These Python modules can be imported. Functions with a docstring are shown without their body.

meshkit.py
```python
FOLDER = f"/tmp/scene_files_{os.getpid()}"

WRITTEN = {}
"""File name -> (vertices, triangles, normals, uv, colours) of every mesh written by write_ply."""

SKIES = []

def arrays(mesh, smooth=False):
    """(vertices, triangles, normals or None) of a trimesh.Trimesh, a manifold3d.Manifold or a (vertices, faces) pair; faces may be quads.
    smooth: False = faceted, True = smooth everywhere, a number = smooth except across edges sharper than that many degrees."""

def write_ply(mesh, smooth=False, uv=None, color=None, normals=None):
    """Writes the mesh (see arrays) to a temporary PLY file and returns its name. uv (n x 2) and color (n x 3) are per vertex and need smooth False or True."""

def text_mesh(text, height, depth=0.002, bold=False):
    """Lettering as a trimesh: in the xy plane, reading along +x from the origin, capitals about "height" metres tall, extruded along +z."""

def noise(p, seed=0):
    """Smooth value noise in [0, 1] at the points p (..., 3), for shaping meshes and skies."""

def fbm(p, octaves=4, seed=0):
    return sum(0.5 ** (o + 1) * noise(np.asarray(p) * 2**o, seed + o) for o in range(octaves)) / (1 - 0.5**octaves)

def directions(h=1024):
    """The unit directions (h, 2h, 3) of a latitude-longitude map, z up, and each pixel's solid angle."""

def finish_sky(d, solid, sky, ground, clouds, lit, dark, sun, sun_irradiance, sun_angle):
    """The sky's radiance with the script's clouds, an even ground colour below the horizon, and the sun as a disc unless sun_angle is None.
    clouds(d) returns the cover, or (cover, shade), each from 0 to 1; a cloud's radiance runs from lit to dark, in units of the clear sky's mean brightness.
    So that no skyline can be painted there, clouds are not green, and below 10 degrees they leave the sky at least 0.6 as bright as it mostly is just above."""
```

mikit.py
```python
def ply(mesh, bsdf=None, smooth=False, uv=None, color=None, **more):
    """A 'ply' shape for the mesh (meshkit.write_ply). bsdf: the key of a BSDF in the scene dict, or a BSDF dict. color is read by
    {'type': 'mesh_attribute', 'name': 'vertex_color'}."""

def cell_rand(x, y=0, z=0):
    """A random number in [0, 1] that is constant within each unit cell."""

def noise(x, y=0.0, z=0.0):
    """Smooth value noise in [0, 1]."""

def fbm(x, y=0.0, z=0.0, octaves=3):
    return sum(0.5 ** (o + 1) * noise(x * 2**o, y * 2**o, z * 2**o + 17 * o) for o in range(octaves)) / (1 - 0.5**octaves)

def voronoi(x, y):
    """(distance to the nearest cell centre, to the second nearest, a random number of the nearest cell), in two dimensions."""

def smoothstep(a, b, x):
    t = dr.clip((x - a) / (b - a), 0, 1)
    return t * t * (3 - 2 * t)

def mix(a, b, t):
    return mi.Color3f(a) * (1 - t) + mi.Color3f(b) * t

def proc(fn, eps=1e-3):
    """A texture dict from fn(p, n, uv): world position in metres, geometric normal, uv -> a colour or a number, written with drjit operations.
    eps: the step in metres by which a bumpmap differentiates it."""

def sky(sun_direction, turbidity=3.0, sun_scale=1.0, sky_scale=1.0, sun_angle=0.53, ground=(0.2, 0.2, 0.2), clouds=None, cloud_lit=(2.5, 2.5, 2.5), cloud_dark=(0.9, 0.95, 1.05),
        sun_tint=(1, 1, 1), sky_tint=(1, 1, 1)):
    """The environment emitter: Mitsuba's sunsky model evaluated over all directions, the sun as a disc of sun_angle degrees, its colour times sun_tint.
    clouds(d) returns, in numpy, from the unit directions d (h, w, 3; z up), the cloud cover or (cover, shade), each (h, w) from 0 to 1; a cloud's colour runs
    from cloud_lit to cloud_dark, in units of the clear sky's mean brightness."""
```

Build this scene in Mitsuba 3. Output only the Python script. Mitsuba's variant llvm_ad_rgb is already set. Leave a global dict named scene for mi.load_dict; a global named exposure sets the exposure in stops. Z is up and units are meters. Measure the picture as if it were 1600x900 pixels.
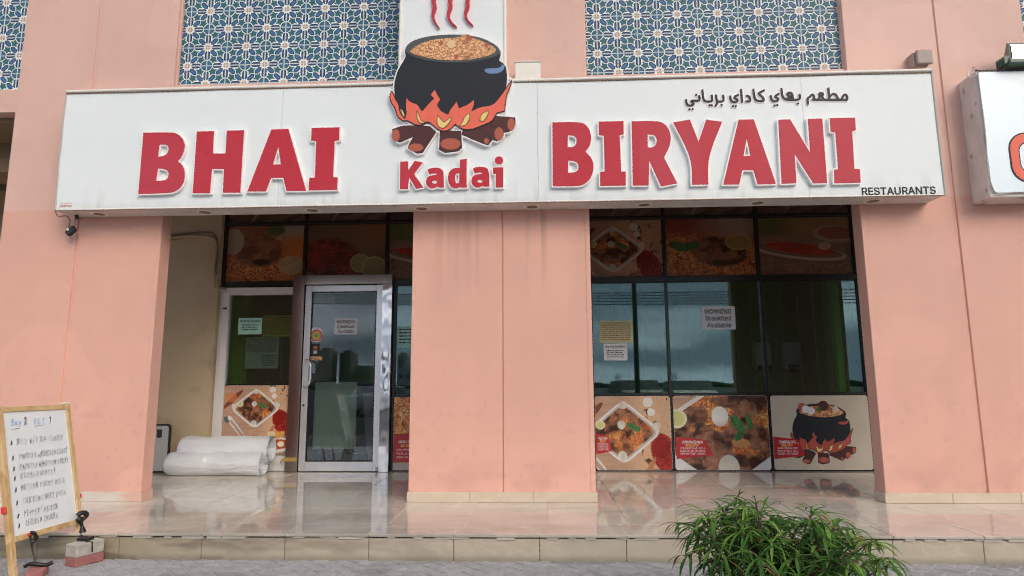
"""A pink shop front with a lit-box style sign, arcade floor, tiled upper wall, a menu easel and a shrub. Mitsuba 3 scene script."""
import math, random
import numpy as np
import trimesh
import drjit as dr
import mitsuba as mi
import mikit, meshkit
from mikit import noise, fbm, voronoi, cell_rand, smoothstep, mix
from shapely.geometry import Polygon, LineString, Point, box as sbox
from shapely.ops import unary_union
import manifold3d as m3

T = mi.ScalarTransform4f
random.seed(7)
rng = np.random.default_rng(7)
scene, labels = {}, {}

# ------------------------------------------------------------------ camera, sky, exposure
CAM = np.array([0.647, -5.898, 1.023])
YAW, PITCH, ROLL = 0.0411, 0.1515, -0.0055
_f = np.array([-math.sin(YAW) * math.cos(PITCH), math.cos(YAW) * math.cos(PITCH), math.sin(PITCH)])
_r = np.array([math.cos(YAW), math.sin(YAW), 0.0])
_u = np.cross(_r, _f)
_up = -math.sin(ROLL) * _r + math.cos(ROLL) * _u
scene['camera'] = {'type': 'perspective', 'fov': 2 * math.degrees(math.atan(800 / 1000.3)), 'fov_axis': 'x', 'near_clip': 0.05, 'far_clip': 6000.0,
                   'to_world': T().look_at(origin=CAM.tolist(), target=(CAM + _f).tolist(), up=_up.tolist())}


def cloud_fn(d):
    q = np.stack([d[..., 0] / (d[..., 2] + 0.25), d[..., 1] / (d[..., 2] + 0.25), d[..., 2] * 0 + 3.1], -1)
    n = meshkit.fbm(q * np.array([0.8, 1.6, 1]), 5, seed=3)
    shade = np.clip((n - 0.38) / 0.20, 0, 1)
    return np.ones(d.shape[:2]), shade


scene['sky'] = mikit.sky((0.42, -0.74, 0.52), turbidity=3, sun_scale=0.34, sun_angle=36, clouds=cloud_fn, cloud_lit=(2.9, 3.06, 3.42), cloud_dark=(1.0, 1.18, 1.46), ground=(0.2, 0.19, 0.18), sun_tint=(0.89, 0.98, 1.19), sky_tint=(0.97, 1.0, 1.03))
exposure = 2.42

# ------------------------------------------------------------------ traced outlines of the lettering and the emblem, in metres on the sign (x, z)
LETTERS = [('B',[(-3.055,3.401),(-2.903,3.401),(-2.832,3.400),(-2.791,3.398),(-2.763,3.395),(-2.748,3.391),(-2.734,3.385),(-2.720,3.378),(-2.707,3.369),(-2.694,3.358),(-2.682,3.346),(-2.672,3.334),(-2.664,3.321),(-2.657,3.307),(-2.652,3.294),(-2.648,3.282),(-2.645,3.271),(-2.644,3.260),(-2.644,3.249),(-2.645,3.236),(-2.647,3.223),(-2.650,3.208),(-2.653,3.194),(-2.658,3.181),(-2.662,3.168),(-2.667,3.156),(-2.673,3.145),(-2.679,3.136),(-2.687,3.127),(-2.702,3.114),(-2.680,3.099),(-2.669,3.090),(-2.661,3.081),(-2.653,3.071),(-2.646,3.061),(-2.640,3.049),(-2.635,3.037),(-2.631,3.023),(-2.628,3.009),(-2.626,2.994),(-2.624,2.978),(-2.623,2.962),(-2.623,2.946),(-2.624,2.930),(-2.627,2.915),(-2.632,2.900),(-2.638,2.886),(-2.645,2.872),(-2.654,2.860),(-2.664,2.849),(-2.675,2.839),(-2.688,2.830),(-2.701,2.823),(-2.716,2.817),(-2.732,2.812),(-2.762,2.808),(-2.807,2.806),(-2.885,2.804),(-3.053,2.802)],[[(-2.888,3.277),(-2.857,3.279),(-2.842,3.279),(-2.831,3.277),(-2.822,3.273),(-2.814,3.268),(-2.808,3.263),(-2.804,3.256),(-2.800,3.250),(-2.799,3.242),(-2.798,3.234),(-2.799,3.225),(-2.801,3.214),(-2.804,3.203),(-2.809,3.193),(-2.816,3.185),(-2.824,3.178),(-2.834,3.173),(-2.844,3.169),(-2.854,3.166),(-2.868,3.164),(-2.893,3.162)],[(-2.884,3.046),(-2.849,3.043),(-2.832,3.040),(-2.820,3.037),(-2.810,3.033),(-2.801,3.027),(-2.794,3.021),(-2.788,3.014),(-2.784,3.005),(-2.781,2.996),(-2.780,2.987),(-2.780,2.977),(-2.781,2.968),(-2.783,2.959),(-2.786,2.951),(-2.791,2.944),(-2.797,2.939),(-2.803,2.935),(-2.813,2.932),(-2.827,2.930),(-2.848,2.928),(-2.893,2.926)]]),('H',[(-2.539,3.403),(-2.374,3.402),(-2.370,3.182),(-2.252,3.180),(-2.252,3.404),(-2.087,3.404),(-2.087,2.797),(-2.252,2.800),(-2.256,3.029),(-2.369,3.032),(-2.372,2.798),(-2.537,2.801)],[]),('A',[(-1.828,3.406),(-1.666,3.407),(-1.470,2.803),(-1.657,2.807),(-1.691,2.932),(-1.805,2.934),(-1.848,2.805),(-2.022,2.808)],[[(-1.754,3.234),(-1.721,3.064),(-1.794,3.063)]]),('I',[(-1.446,3.410),(-1.183,3.413),(-1.180,3.284),(-1.222,3.279),(-1.225,2.931),(-1.181,2.928),(-1.183,2.808),(-1.450,2.807),(-1.447,2.927),(-1.396,2.930),(-1.398,3.280),(-1.447,3.289)],[]),('K',[(-.606,3.067),(-.533,3.068),(-.530,2.981),(-.470,3.072),(-.396,3.054),(-.474,2.943),(-.385,2.816),(-.454,2.803),(-.519,2.912),(-.528,2.804),(-.603,2.805)],[]),('a',[(-.353,2.984),(-.339,2.992),(-.329,2.996),(-.319,2.998),(-.307,3.000),(-.293,3.001),(-.280,3.002),(-.267,3.001),(-.255,2.999),(-.244,2.997),(-.234,2.993),(-.226,2.989),(-.219,2.983),(-.214,2.977),(-.209,2.969),(-.206,2.959),(-.203,2.948),(-.202,2.935),(-.201,2.919),(-.200,2.900),(-.199,2.871),(-.198,2.812),(-.223,2.811),(-.235,2.811),(-.243,2.812),(-.251,2.814),(-.263,2.821),(-.279,2.811),(-.288,2.807),(-.296,2.805),(-.304,2.804),(-.312,2.805),(-.321,2.807),(-.329,2.810),(-.337,2.815),(-.344,2.821),(-.350,2.827),(-.355,2.835),(-.359,2.843),(-.362,2.852),(-.364,2.861),(-.364,2.871),(-.363,2.880),(-.361,2.890),(-.358,2.899),(-.354,2.907),(-.348,2.914),(-.341,2.921),(-.332,2.925),(-.320,2.929),(-.302,2.931),(-.265,2.934),(-.268,2.943),(-.286,2.945),(-.296,2.946),(-.304,2.945),(-.315,2.944),(-.336,2.939)],[[(-.263,2.866),(-.263,2.864),(-.263,2.863),(-.263,2.861),(-.264,2.860),(-.264,2.858),(-.265,2.857),(-.267,2.856),(-.268,2.854),(-.270,2.853),(-.272,2.852),(-.274,2.852),(-.276,2.851),(-.278,2.850),(-.281,2.850),(-.283,2.850),(-.286,2.850),(-.288,2.850),(-.290,2.851),(-.293,2.851),(-.295,2.852),(-.297,2.853),(-.299,2.854),(-.301,2.855),(-.302,2.856),(-.304,2.858),(-.305,2.859),(-.305,2.861),(-.306,2.862),(-.306,2.864),(-.306,2.865),(-.306,2.867),(-.306,2.868),(-.305,2.870),(-.304,2.871),(-.302,2.873),(-.301,2.874),(-.299,2.875),(-.297,2.876),(-.295,2.877),(-.293,2.877),(-.291,2.878),(-.288,2.878),(-.286,2.878),(-.284,2.878),(-.281,2.878),(-.279,2.877),(-.276,2.877),(-.274,2.876),(-.272,2.875),(-.270,2.874),(-.268,2.873),(-.267,2.872),(-.266,2.871),(-.265,2.869),(-.264,2.868)]]),('d',[(-.055,3.073),(.010,3.082),(.008,2.942),(.009,2.878),(.010,2.844),(.012,2.822),(.018,2.808),(-.009,2.807),(-.023,2.806),(-.031,2.807),(-.038,2.808),(-.043,2.810),(-.050,2.811),(-.057,2.809),(-.066,2.807),(-.075,2.802),(-.085,2.800),(-.095,2.800),(-.105,2.802),(-.115,2.805),(-.125,2.811),(-.133,2.818),(-.140,2.826),(-.146,2.836),(-.152,2.847),(-.156,2.858),(-.159,2.870),(-.162,2.882),(-.163,2.895),(-.163,2.908),(-.162,2.920),(-.160,2.933),(-.157,2.944),(-.153,2.954),(-.148,2.964),(-.142,2.972),(-.135,2.978),(-.128,2.984),(-.120,2.989),(-.111,2.992),(-.102,2.995),(-.092,2.996),(-.080,2.996),(-.056,2.994)],[[(-.097,2.907),(-.096,2.919),(-.093,2.929),(-.088,2.935),(-.082,2.940),(-.077,2.943),(-.072,2.945),(-.067,2.945),(-.059,2.942),(-.061,2.856),(-.083,2.848),(-.091,2.861),(-.094,2.871),(-.096,2.881),(-.097,2.893)]]),('a',[(.064,2.985),(.078,2.993),(.088,2.996),(.098,2.999),(.110,3.000),(.124,3.002),(.137,3.002),(.149,3.001),(.161,2.999),(.173,2.997),(.182,2.993),(.191,2.989),(.197,2.983),(.203,2.977),(.207,2.969),(.210,2.960),(.212,2.948),(.214,2.936),(.215,2.920),(.216,2.901),(.216,2.871),(.216,2.813),(.191,2.812),(.179,2.812),(.171,2.813),(.163,2.815),(.152,2.821),(.136,2.812),(.127,2.807),(.119,2.806),(.111,2.805),(.102,2.806),(.094,2.808),(.086,2.811),(.078,2.816),(.071,2.821),(.065,2.828),(.060,2.836),(.056,2.844),(.054,2.853),(.052,2.862),(.052,2.871),(.053,2.881),(.055,2.891),(.058,2.900),(.063,2.908),(.068,2.915),(.075,2.921),(.084,2.926),(.096,2.929),(.114,2.932),(.151,2.934),(.148,2.943),(.130,2.946),(.120,2.946),(.112,2.946),(.101,2.944),(.081,2.940)],[[(.152,2.867),(.152,2.865),(.152,2.864),(.152,2.862),(.152,2.860),(.151,2.859),(.150,2.858),(.148,2.856),(.147,2.855),(.145,2.854),(.143,2.853),(.141,2.852),(.139,2.852),(.137,2.851),(.134,2.851),(.132,2.851),(.130,2.851),(.127,2.851),(.125,2.851),(.123,2.852),(.120,2.853),(.118,2.854),(.116,2.855),(.115,2.856),(.113,2.857),(.112,2.858),(.111,2.860),(.110,2.861),(.109,2.863),(.109,2.864),(.109,2.866),(.109,2.868),(.110,2.869),(.111,2.871),(.112,2.872),(.113,2.873),(.115,2.874),(.116,2.875),(.118,2.876),(.120,2.877),(.122,2.878),(.125,2.878),(.127,2.879),(.129,2.879),(.132,2.879),(.134,2.879),(.137,2.878),(.139,2.878),(.141,2.877),(.143,2.876),(.145,2.875),(.147,2.874),(.148,2.873),(.150,2.871),(.151,2.870),(.152,2.868)]]),('i',[(.250,2.994),(.343,2.994),(.341,2.802),(.274,2.803),(.274,2.932),(.250,2.933)],[]),('i dot',[(.342,3.065),(.343,3.061),(.343,3.056),(.342,3.052),(.341,3.048),(.340,3.044),(.338,3.040),(.336,3.036),(.333,3.033),(.330,3.030),(.326,3.027),(.323,3.025),(.319,3.023),(.315,3.022),(.311,3.021),(.306,3.021),(.302,3.021),(.298,3.021),(.293,3.022),(.289,3.024),(.285,3.026),(.282,3.028),(.278,3.031),(.275,3.034),(.273,3.038),(.270,3.041),(.268,3.045),(.267,3.049),(.266,3.054),(.266,3.058),(.266,3.062),(.266,3.067),(.267,3.071),(.268,3.075),(.270,3.079),(.273,3.082),(.275,3.086),(.278,3.089),(.282,3.091),(.285,3.094),(.289,3.096),(.294,3.097),(.298,3.098),(.302,3.098),(.306,3.098),(.311,3.098),(.315,3.096),(.319,3.095),(.323,3.093),(.327,3.091),(.330,3.088),(.333,3.085),(.336,3.081),(.338,3.077),(.340,3.073),(.341,3.069)],[]),('B',[(.796,3.414),(.933,3.414),(.997,3.412),(1.034,3.409),(1.060,3.406),(1.073,3.401),(1.086,3.394),(1.097,3.386),(1.108,3.376),(1.117,3.364),(1.125,3.352),(1.132,3.338),(1.138,3.322),(1.142,3.306),(1.145,3.289),(1.147,3.273),(1.148,3.257),(1.147,3.240),(1.145,3.225),(1.142,3.211),(1.138,3.198),(1.134,3.186),(1.128,3.174),(1.122,3.162),(1.112,3.148),(1.093,3.124),(1.115,3.103),(1.127,3.090),(1.135,3.079),(1.142,3.068),(1.149,3.056),(1.154,3.042),(1.158,3.028),(1.161,3.013),(1.162,2.997),(1.163,2.981),(1.162,2.965),(1.160,2.949),(1.156,2.933),(1.152,2.917),(1.146,2.902),(1.140,2.888),(1.132,2.874),(1.123,2.861),(1.113,2.850),(1.102,2.839),(1.090,2.829),(1.078,2.821),(1.065,2.814),(1.052,2.809),(1.039,2.806),(1.015,2.804),(.979,2.803),(.919,2.803),(.791,2.805)],[[(.937,3.284),(.965,3.284),(.979,3.282),(.988,3.279),(.996,3.274),(1.003,3.267),(1.008,3.261),(1.012,3.254),(1.014,3.246),(1.015,3.239),(1.015,3.230),(1.013,3.222),(1.011,3.213),(1.008,3.204),(1.004,3.196),(1.000,3.189),(.995,3.184),(.989,3.179),(.982,3.176),(.973,3.173),(.960,3.172),(.934,3.172)],[(.935,3.044),(.963,3.043),(.978,3.041),(.988,3.038),(.998,3.034),(1.007,3.028),(1.014,3.022),(1.019,3.015),(1.023,3.006),(1.025,2.997),(1.026,2.988),(1.026,2.979),(1.025,2.970),(1.022,2.961),(1.018,2.953),(1.012,2.947),(1.005,2.941),(.996,2.936),(.986,2.933),(.975,2.931),(.960,2.930),(.931,2.929)]]),('I',[(1.220,3.412),(1.447,3.412),(1.445,3.283),(1.408,3.277),(1.411,2.932),(1.452,2.931),(1.448,2.799),(1.218,2.800),(1.220,2.930),(1.261,2.935),(1.263,3.274),(1.219,3.281)],[]),('R',[(1.520,3.408),(1.651,3.407),(1.712,3.405),(1.748,3.402),(1.772,3.398),(1.785,3.393),(1.797,3.386),(1.809,3.379),(1.819,3.371),(1.828,3.361),(1.837,3.350),(1.844,3.339),(1.851,3.325),(1.857,3.311),(1.862,3.296),(1.865,3.279),(1.867,3.262),(1.868,3.244),(1.867,3.225),(1.865,3.207),(1.861,3.189),(1.856,3.171),(1.849,3.152),(1.841,3.132),(1.827,3.106),(1.799,3.056),(1.908,2.811),(1.762,2.784),(1.667,3.027),(1.652,2.796),(1.510,2.798)],[[(1.661,3.276),(1.692,3.274),(1.707,3.272),(1.717,3.268),(1.724,3.263),(1.730,3.257),(1.734,3.250),(1.737,3.242),(1.739,3.234),(1.740,3.225),(1.739,3.215),(1.737,3.205),(1.734,3.194),(1.730,3.183),(1.725,3.174),(1.719,3.167),(1.713,3.162),(1.706,3.159),(1.699,3.156),(1.691,3.155),(1.679,3.154),(1.658,3.154)]]),('Y',[(1.894,3.388),(2.048,3.412),(2.115,3.199),(2.193,3.408),(2.338,3.384),(2.254,3.195),(2.217,3.095),(2.197,3.021),(2.186,2.937),(2.182,2.795),(2.038,2.795),(2.042,2.936),(2.034,3.021),(2.017,3.095),(1.979,3.196)],[]),('A',[(2.484,3.401),(2.621,3.401),(2.778,2.790),(2.617,2.787),(2.588,2.920),(2.490,2.922),(2.456,2.790),(2.313,2.791)],[[(2.546,3.217),(2.570,3.056),(2.509,3.054)]]),('N',[(2.838,3.391),(2.944,3.394),(3.098,3.075),(3.101,3.393),(3.231,3.394),(3.226,2.789),(3.105,2.787),(2.962,3.062),(2.958,2.793),(2.827,2.789)],[]),('I',[(3.296,3.396),(3.520,3.395),(3.518,3.278),(3.484,3.263),(3.474,2.916),(3.521,2.912),(3.518,2.786),(3.288,2.786),(3.295,2.912),(3.331,2.915),(3.334,3.258),(3.293,3.267)],[])]
ARABIC_STROKES = [[(2.029,3.613),(2.030,3.594),(2.031,3.585),(2.033,3.578),(2.036,3.572),(2.041,3.566),(2.046,3.562),(2.053,3.560),(2.060,3.559),(2.069,3.559),(2.077,3.561),(2.084,3.563),(2.090,3.567),(2.094,3.571),(2.096,3.576),(2.095,3.580),(2.091,3.585),(2.084,3.589),(2.080,3.593),(2.077,3.597),(2.076,3.600),(2.078,3.604),(2.083,3.606),(2.092,3.607),(2.105,3.606),(2.121,3.604),(2.134,3.604),(2.143,3.606),(2.149,3.609),(2.151,3.613),(2.152,3.619),(2.153,3.625),(2.152,3.633),(2.149,3.648)],[(2.182,3.705),(2.183,3.645),(2.188,3.617),(2.198,3.603),(2.213,3.595),(2.233,3.593),(2.248,3.594),(2.258,3.596),(2.264,3.601),(2.265,3.608),(2.265,3.615),(2.265,3.622),(2.265,3.632),(2.264,3.651)],[(2.367,3.648),(2.369,3.633),(2.370,3.624),(2.370,3.617),(2.369,3.609),(2.368,3.602),(2.363,3.596),(2.356,3.593),(2.341,3.591),(2.308,3.592)],[(2.303,3.652),(2.306,3.623),(2.307,3.608),(2.308,3.596),(2.308,3.586),(2.307,3.577),(2.306,3.569),(2.304,3.563),(2.301,3.558),(2.293,3.552)],[(2.431,3.638),(2.433,3.615),(2.436,3.604),(2.439,3.597),(2.443,3.591),(2.449,3.587),(2.455,3.584),(2.462,3.582),(2.469,3.582),(2.478,3.583),(2.484,3.585),(2.490,3.589),(2.493,3.593),(2.496,3.598),(2.495,3.603),(2.492,3.608),(2.487,3.612),(2.479,3.615),(2.473,3.619),(2.470,3.624),(2.469,3.628),(2.471,3.633),(2.473,3.637),(2.478,3.641),(2.485,3.644),(2.501,3.650)],[(2.533,3.701),(2.535,3.584)],[(2.582,3.641),(2.594,3.637),(2.601,3.633),(2.604,3.628),(2.607,3.620),(2.609,3.612),(2.610,3.604),(2.610,3.598),(2.609,3.594),(2.607,3.591),(2.604,3.589),(2.599,3.587),(2.591,3.587),(2.574,3.587)],[(2.645,3.698),(2.647,3.638),(2.654,3.611),(2.664,3.597),(2.679,3.589),(2.698,3.587),(2.713,3.587),(2.724,3.588),(2.730,3.591),(2.731,3.595),(2.732,3.599),(2.731,3.605),(2.729,3.611),(2.725,3.618),(2.721,3.625),(2.715,3.632),(2.709,3.640),(2.701,3.647),(2.695,3.654),(2.692,3.658),(2.690,3.662),(2.691,3.664),(2.695,3.667),(2.701,3.671),(2.713,3.677),(2.739,3.690)],[(2.797,3.634),(2.800,3.611),(2.802,3.600),(2.806,3.593),(2.811,3.588),(2.817,3.585),(2.823,3.582),(2.831,3.582),(2.838,3.582),(2.847,3.584),(2.853,3.586),(2.858,3.590),(2.862,3.594),(2.863,3.598),(2.862,3.603),(2.860,3.607),(2.855,3.612),(2.847,3.616),(2.842,3.620),(2.839,3.624),(2.839,3.629),(2.840,3.633),(2.843,3.636),(2.847,3.640),(2.854,3.644),(2.869,3.652)],[(2.898,3.700),(2.900,3.640),(2.910,3.613),(2.930,3.600),(2.958,3.592),(2.996,3.591),(3.025,3.592),(3.045,3.595),(3.055,3.599),(3.057,3.605),(3.058,3.611),(3.058,3.617),(3.058,3.625),(3.057,3.639)],[(2.948,3.652),(2.959,3.660),(2.965,3.662),(2.970,3.662),(2.975,3.661),(2.980,3.658),(2.984,3.654),(2.988,3.650),(2.990,3.644),(2.992,3.637),(2.994,3.630),(2.994,3.622),(2.994,3.612),(2.993,3.594)],[(2.948,3.652),(2.949,3.641)],[(2.945,3.595),(2.951,3.610),(2.954,3.618),(2.956,3.623),(2.960,3.627),(2.966,3.633)],[(2.968,3.630),(2.972,3.622),(2.973,3.618),(2.972,3.614),(2.971,3.608),(2.966,3.598)],[(3.126,3.550),(3.125,3.582),(3.127,3.597),(3.130,3.605),(3.134,3.610),(3.141,3.612),(3.146,3.614),(3.151,3.618),(3.155,3.623),(3.158,3.628),(3.161,3.632),(3.165,3.635),(3.169,3.636),(3.174,3.636),(3.179,3.634),(3.182,3.630),(3.184,3.624),(3.185,3.617),(3.185,3.610),(3.184,3.604),(3.180,3.599),(3.171,3.590),(3.463,3.580)],[(3.429,3.586),(3.439,3.605),(3.444,3.615),(3.449,3.621),(3.454,3.627),(3.460,3.630),(3.465,3.632),(3.469,3.630),(3.473,3.626),(3.477,3.619),(3.480,3.612),(3.481,3.605),(3.481,3.597),(3.480,3.589),(3.478,3.583),(3.475,3.579),(3.470,3.578),(3.461,3.580)],[(3.320,3.694),(3.319,3.589)],[(3.323,3.608),(3.337,3.625),(3.345,3.633),(3.352,3.637),(3.359,3.639),(3.367,3.639),(3.373,3.637),(3.378,3.634),(3.383,3.628),(3.386,3.621),(3.389,3.615),(3.392,3.608),(3.396,3.600),(3.404,3.587)],[(3.259,3.628),(3.252,3.625),(3.248,3.625),(3.245,3.625),(3.241,3.627),(3.238,3.630),(3.236,3.633),(3.234,3.636),(3.234,3.639),(3.235,3.643),(3.236,3.645),(3.238,3.648),(3.240,3.650),(3.244,3.651),(3.247,3.651),(3.251,3.651),(3.255,3.651),(3.259,3.649),(3.263,3.647),(3.265,3.645),(3.266,3.642),(3.267,3.638),(3.266,3.635),(3.265,3.633),(3.262,3.630),(3.256,3.625)],[(3.239,3.623),(3.224,3.591)],[(3.256,3.623),(3.269,3.590)]]
ARABIC_DOTS = [(2.055,3.523),(2.084,3.525),(2.123,3.661),(2.239,3.558),(2.260,3.557),(2.349,3.556),(2.450,3.544),(2.475,3.543),(2.826,3.541),(2.851,3.545),(3.036,3.555)]
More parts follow.
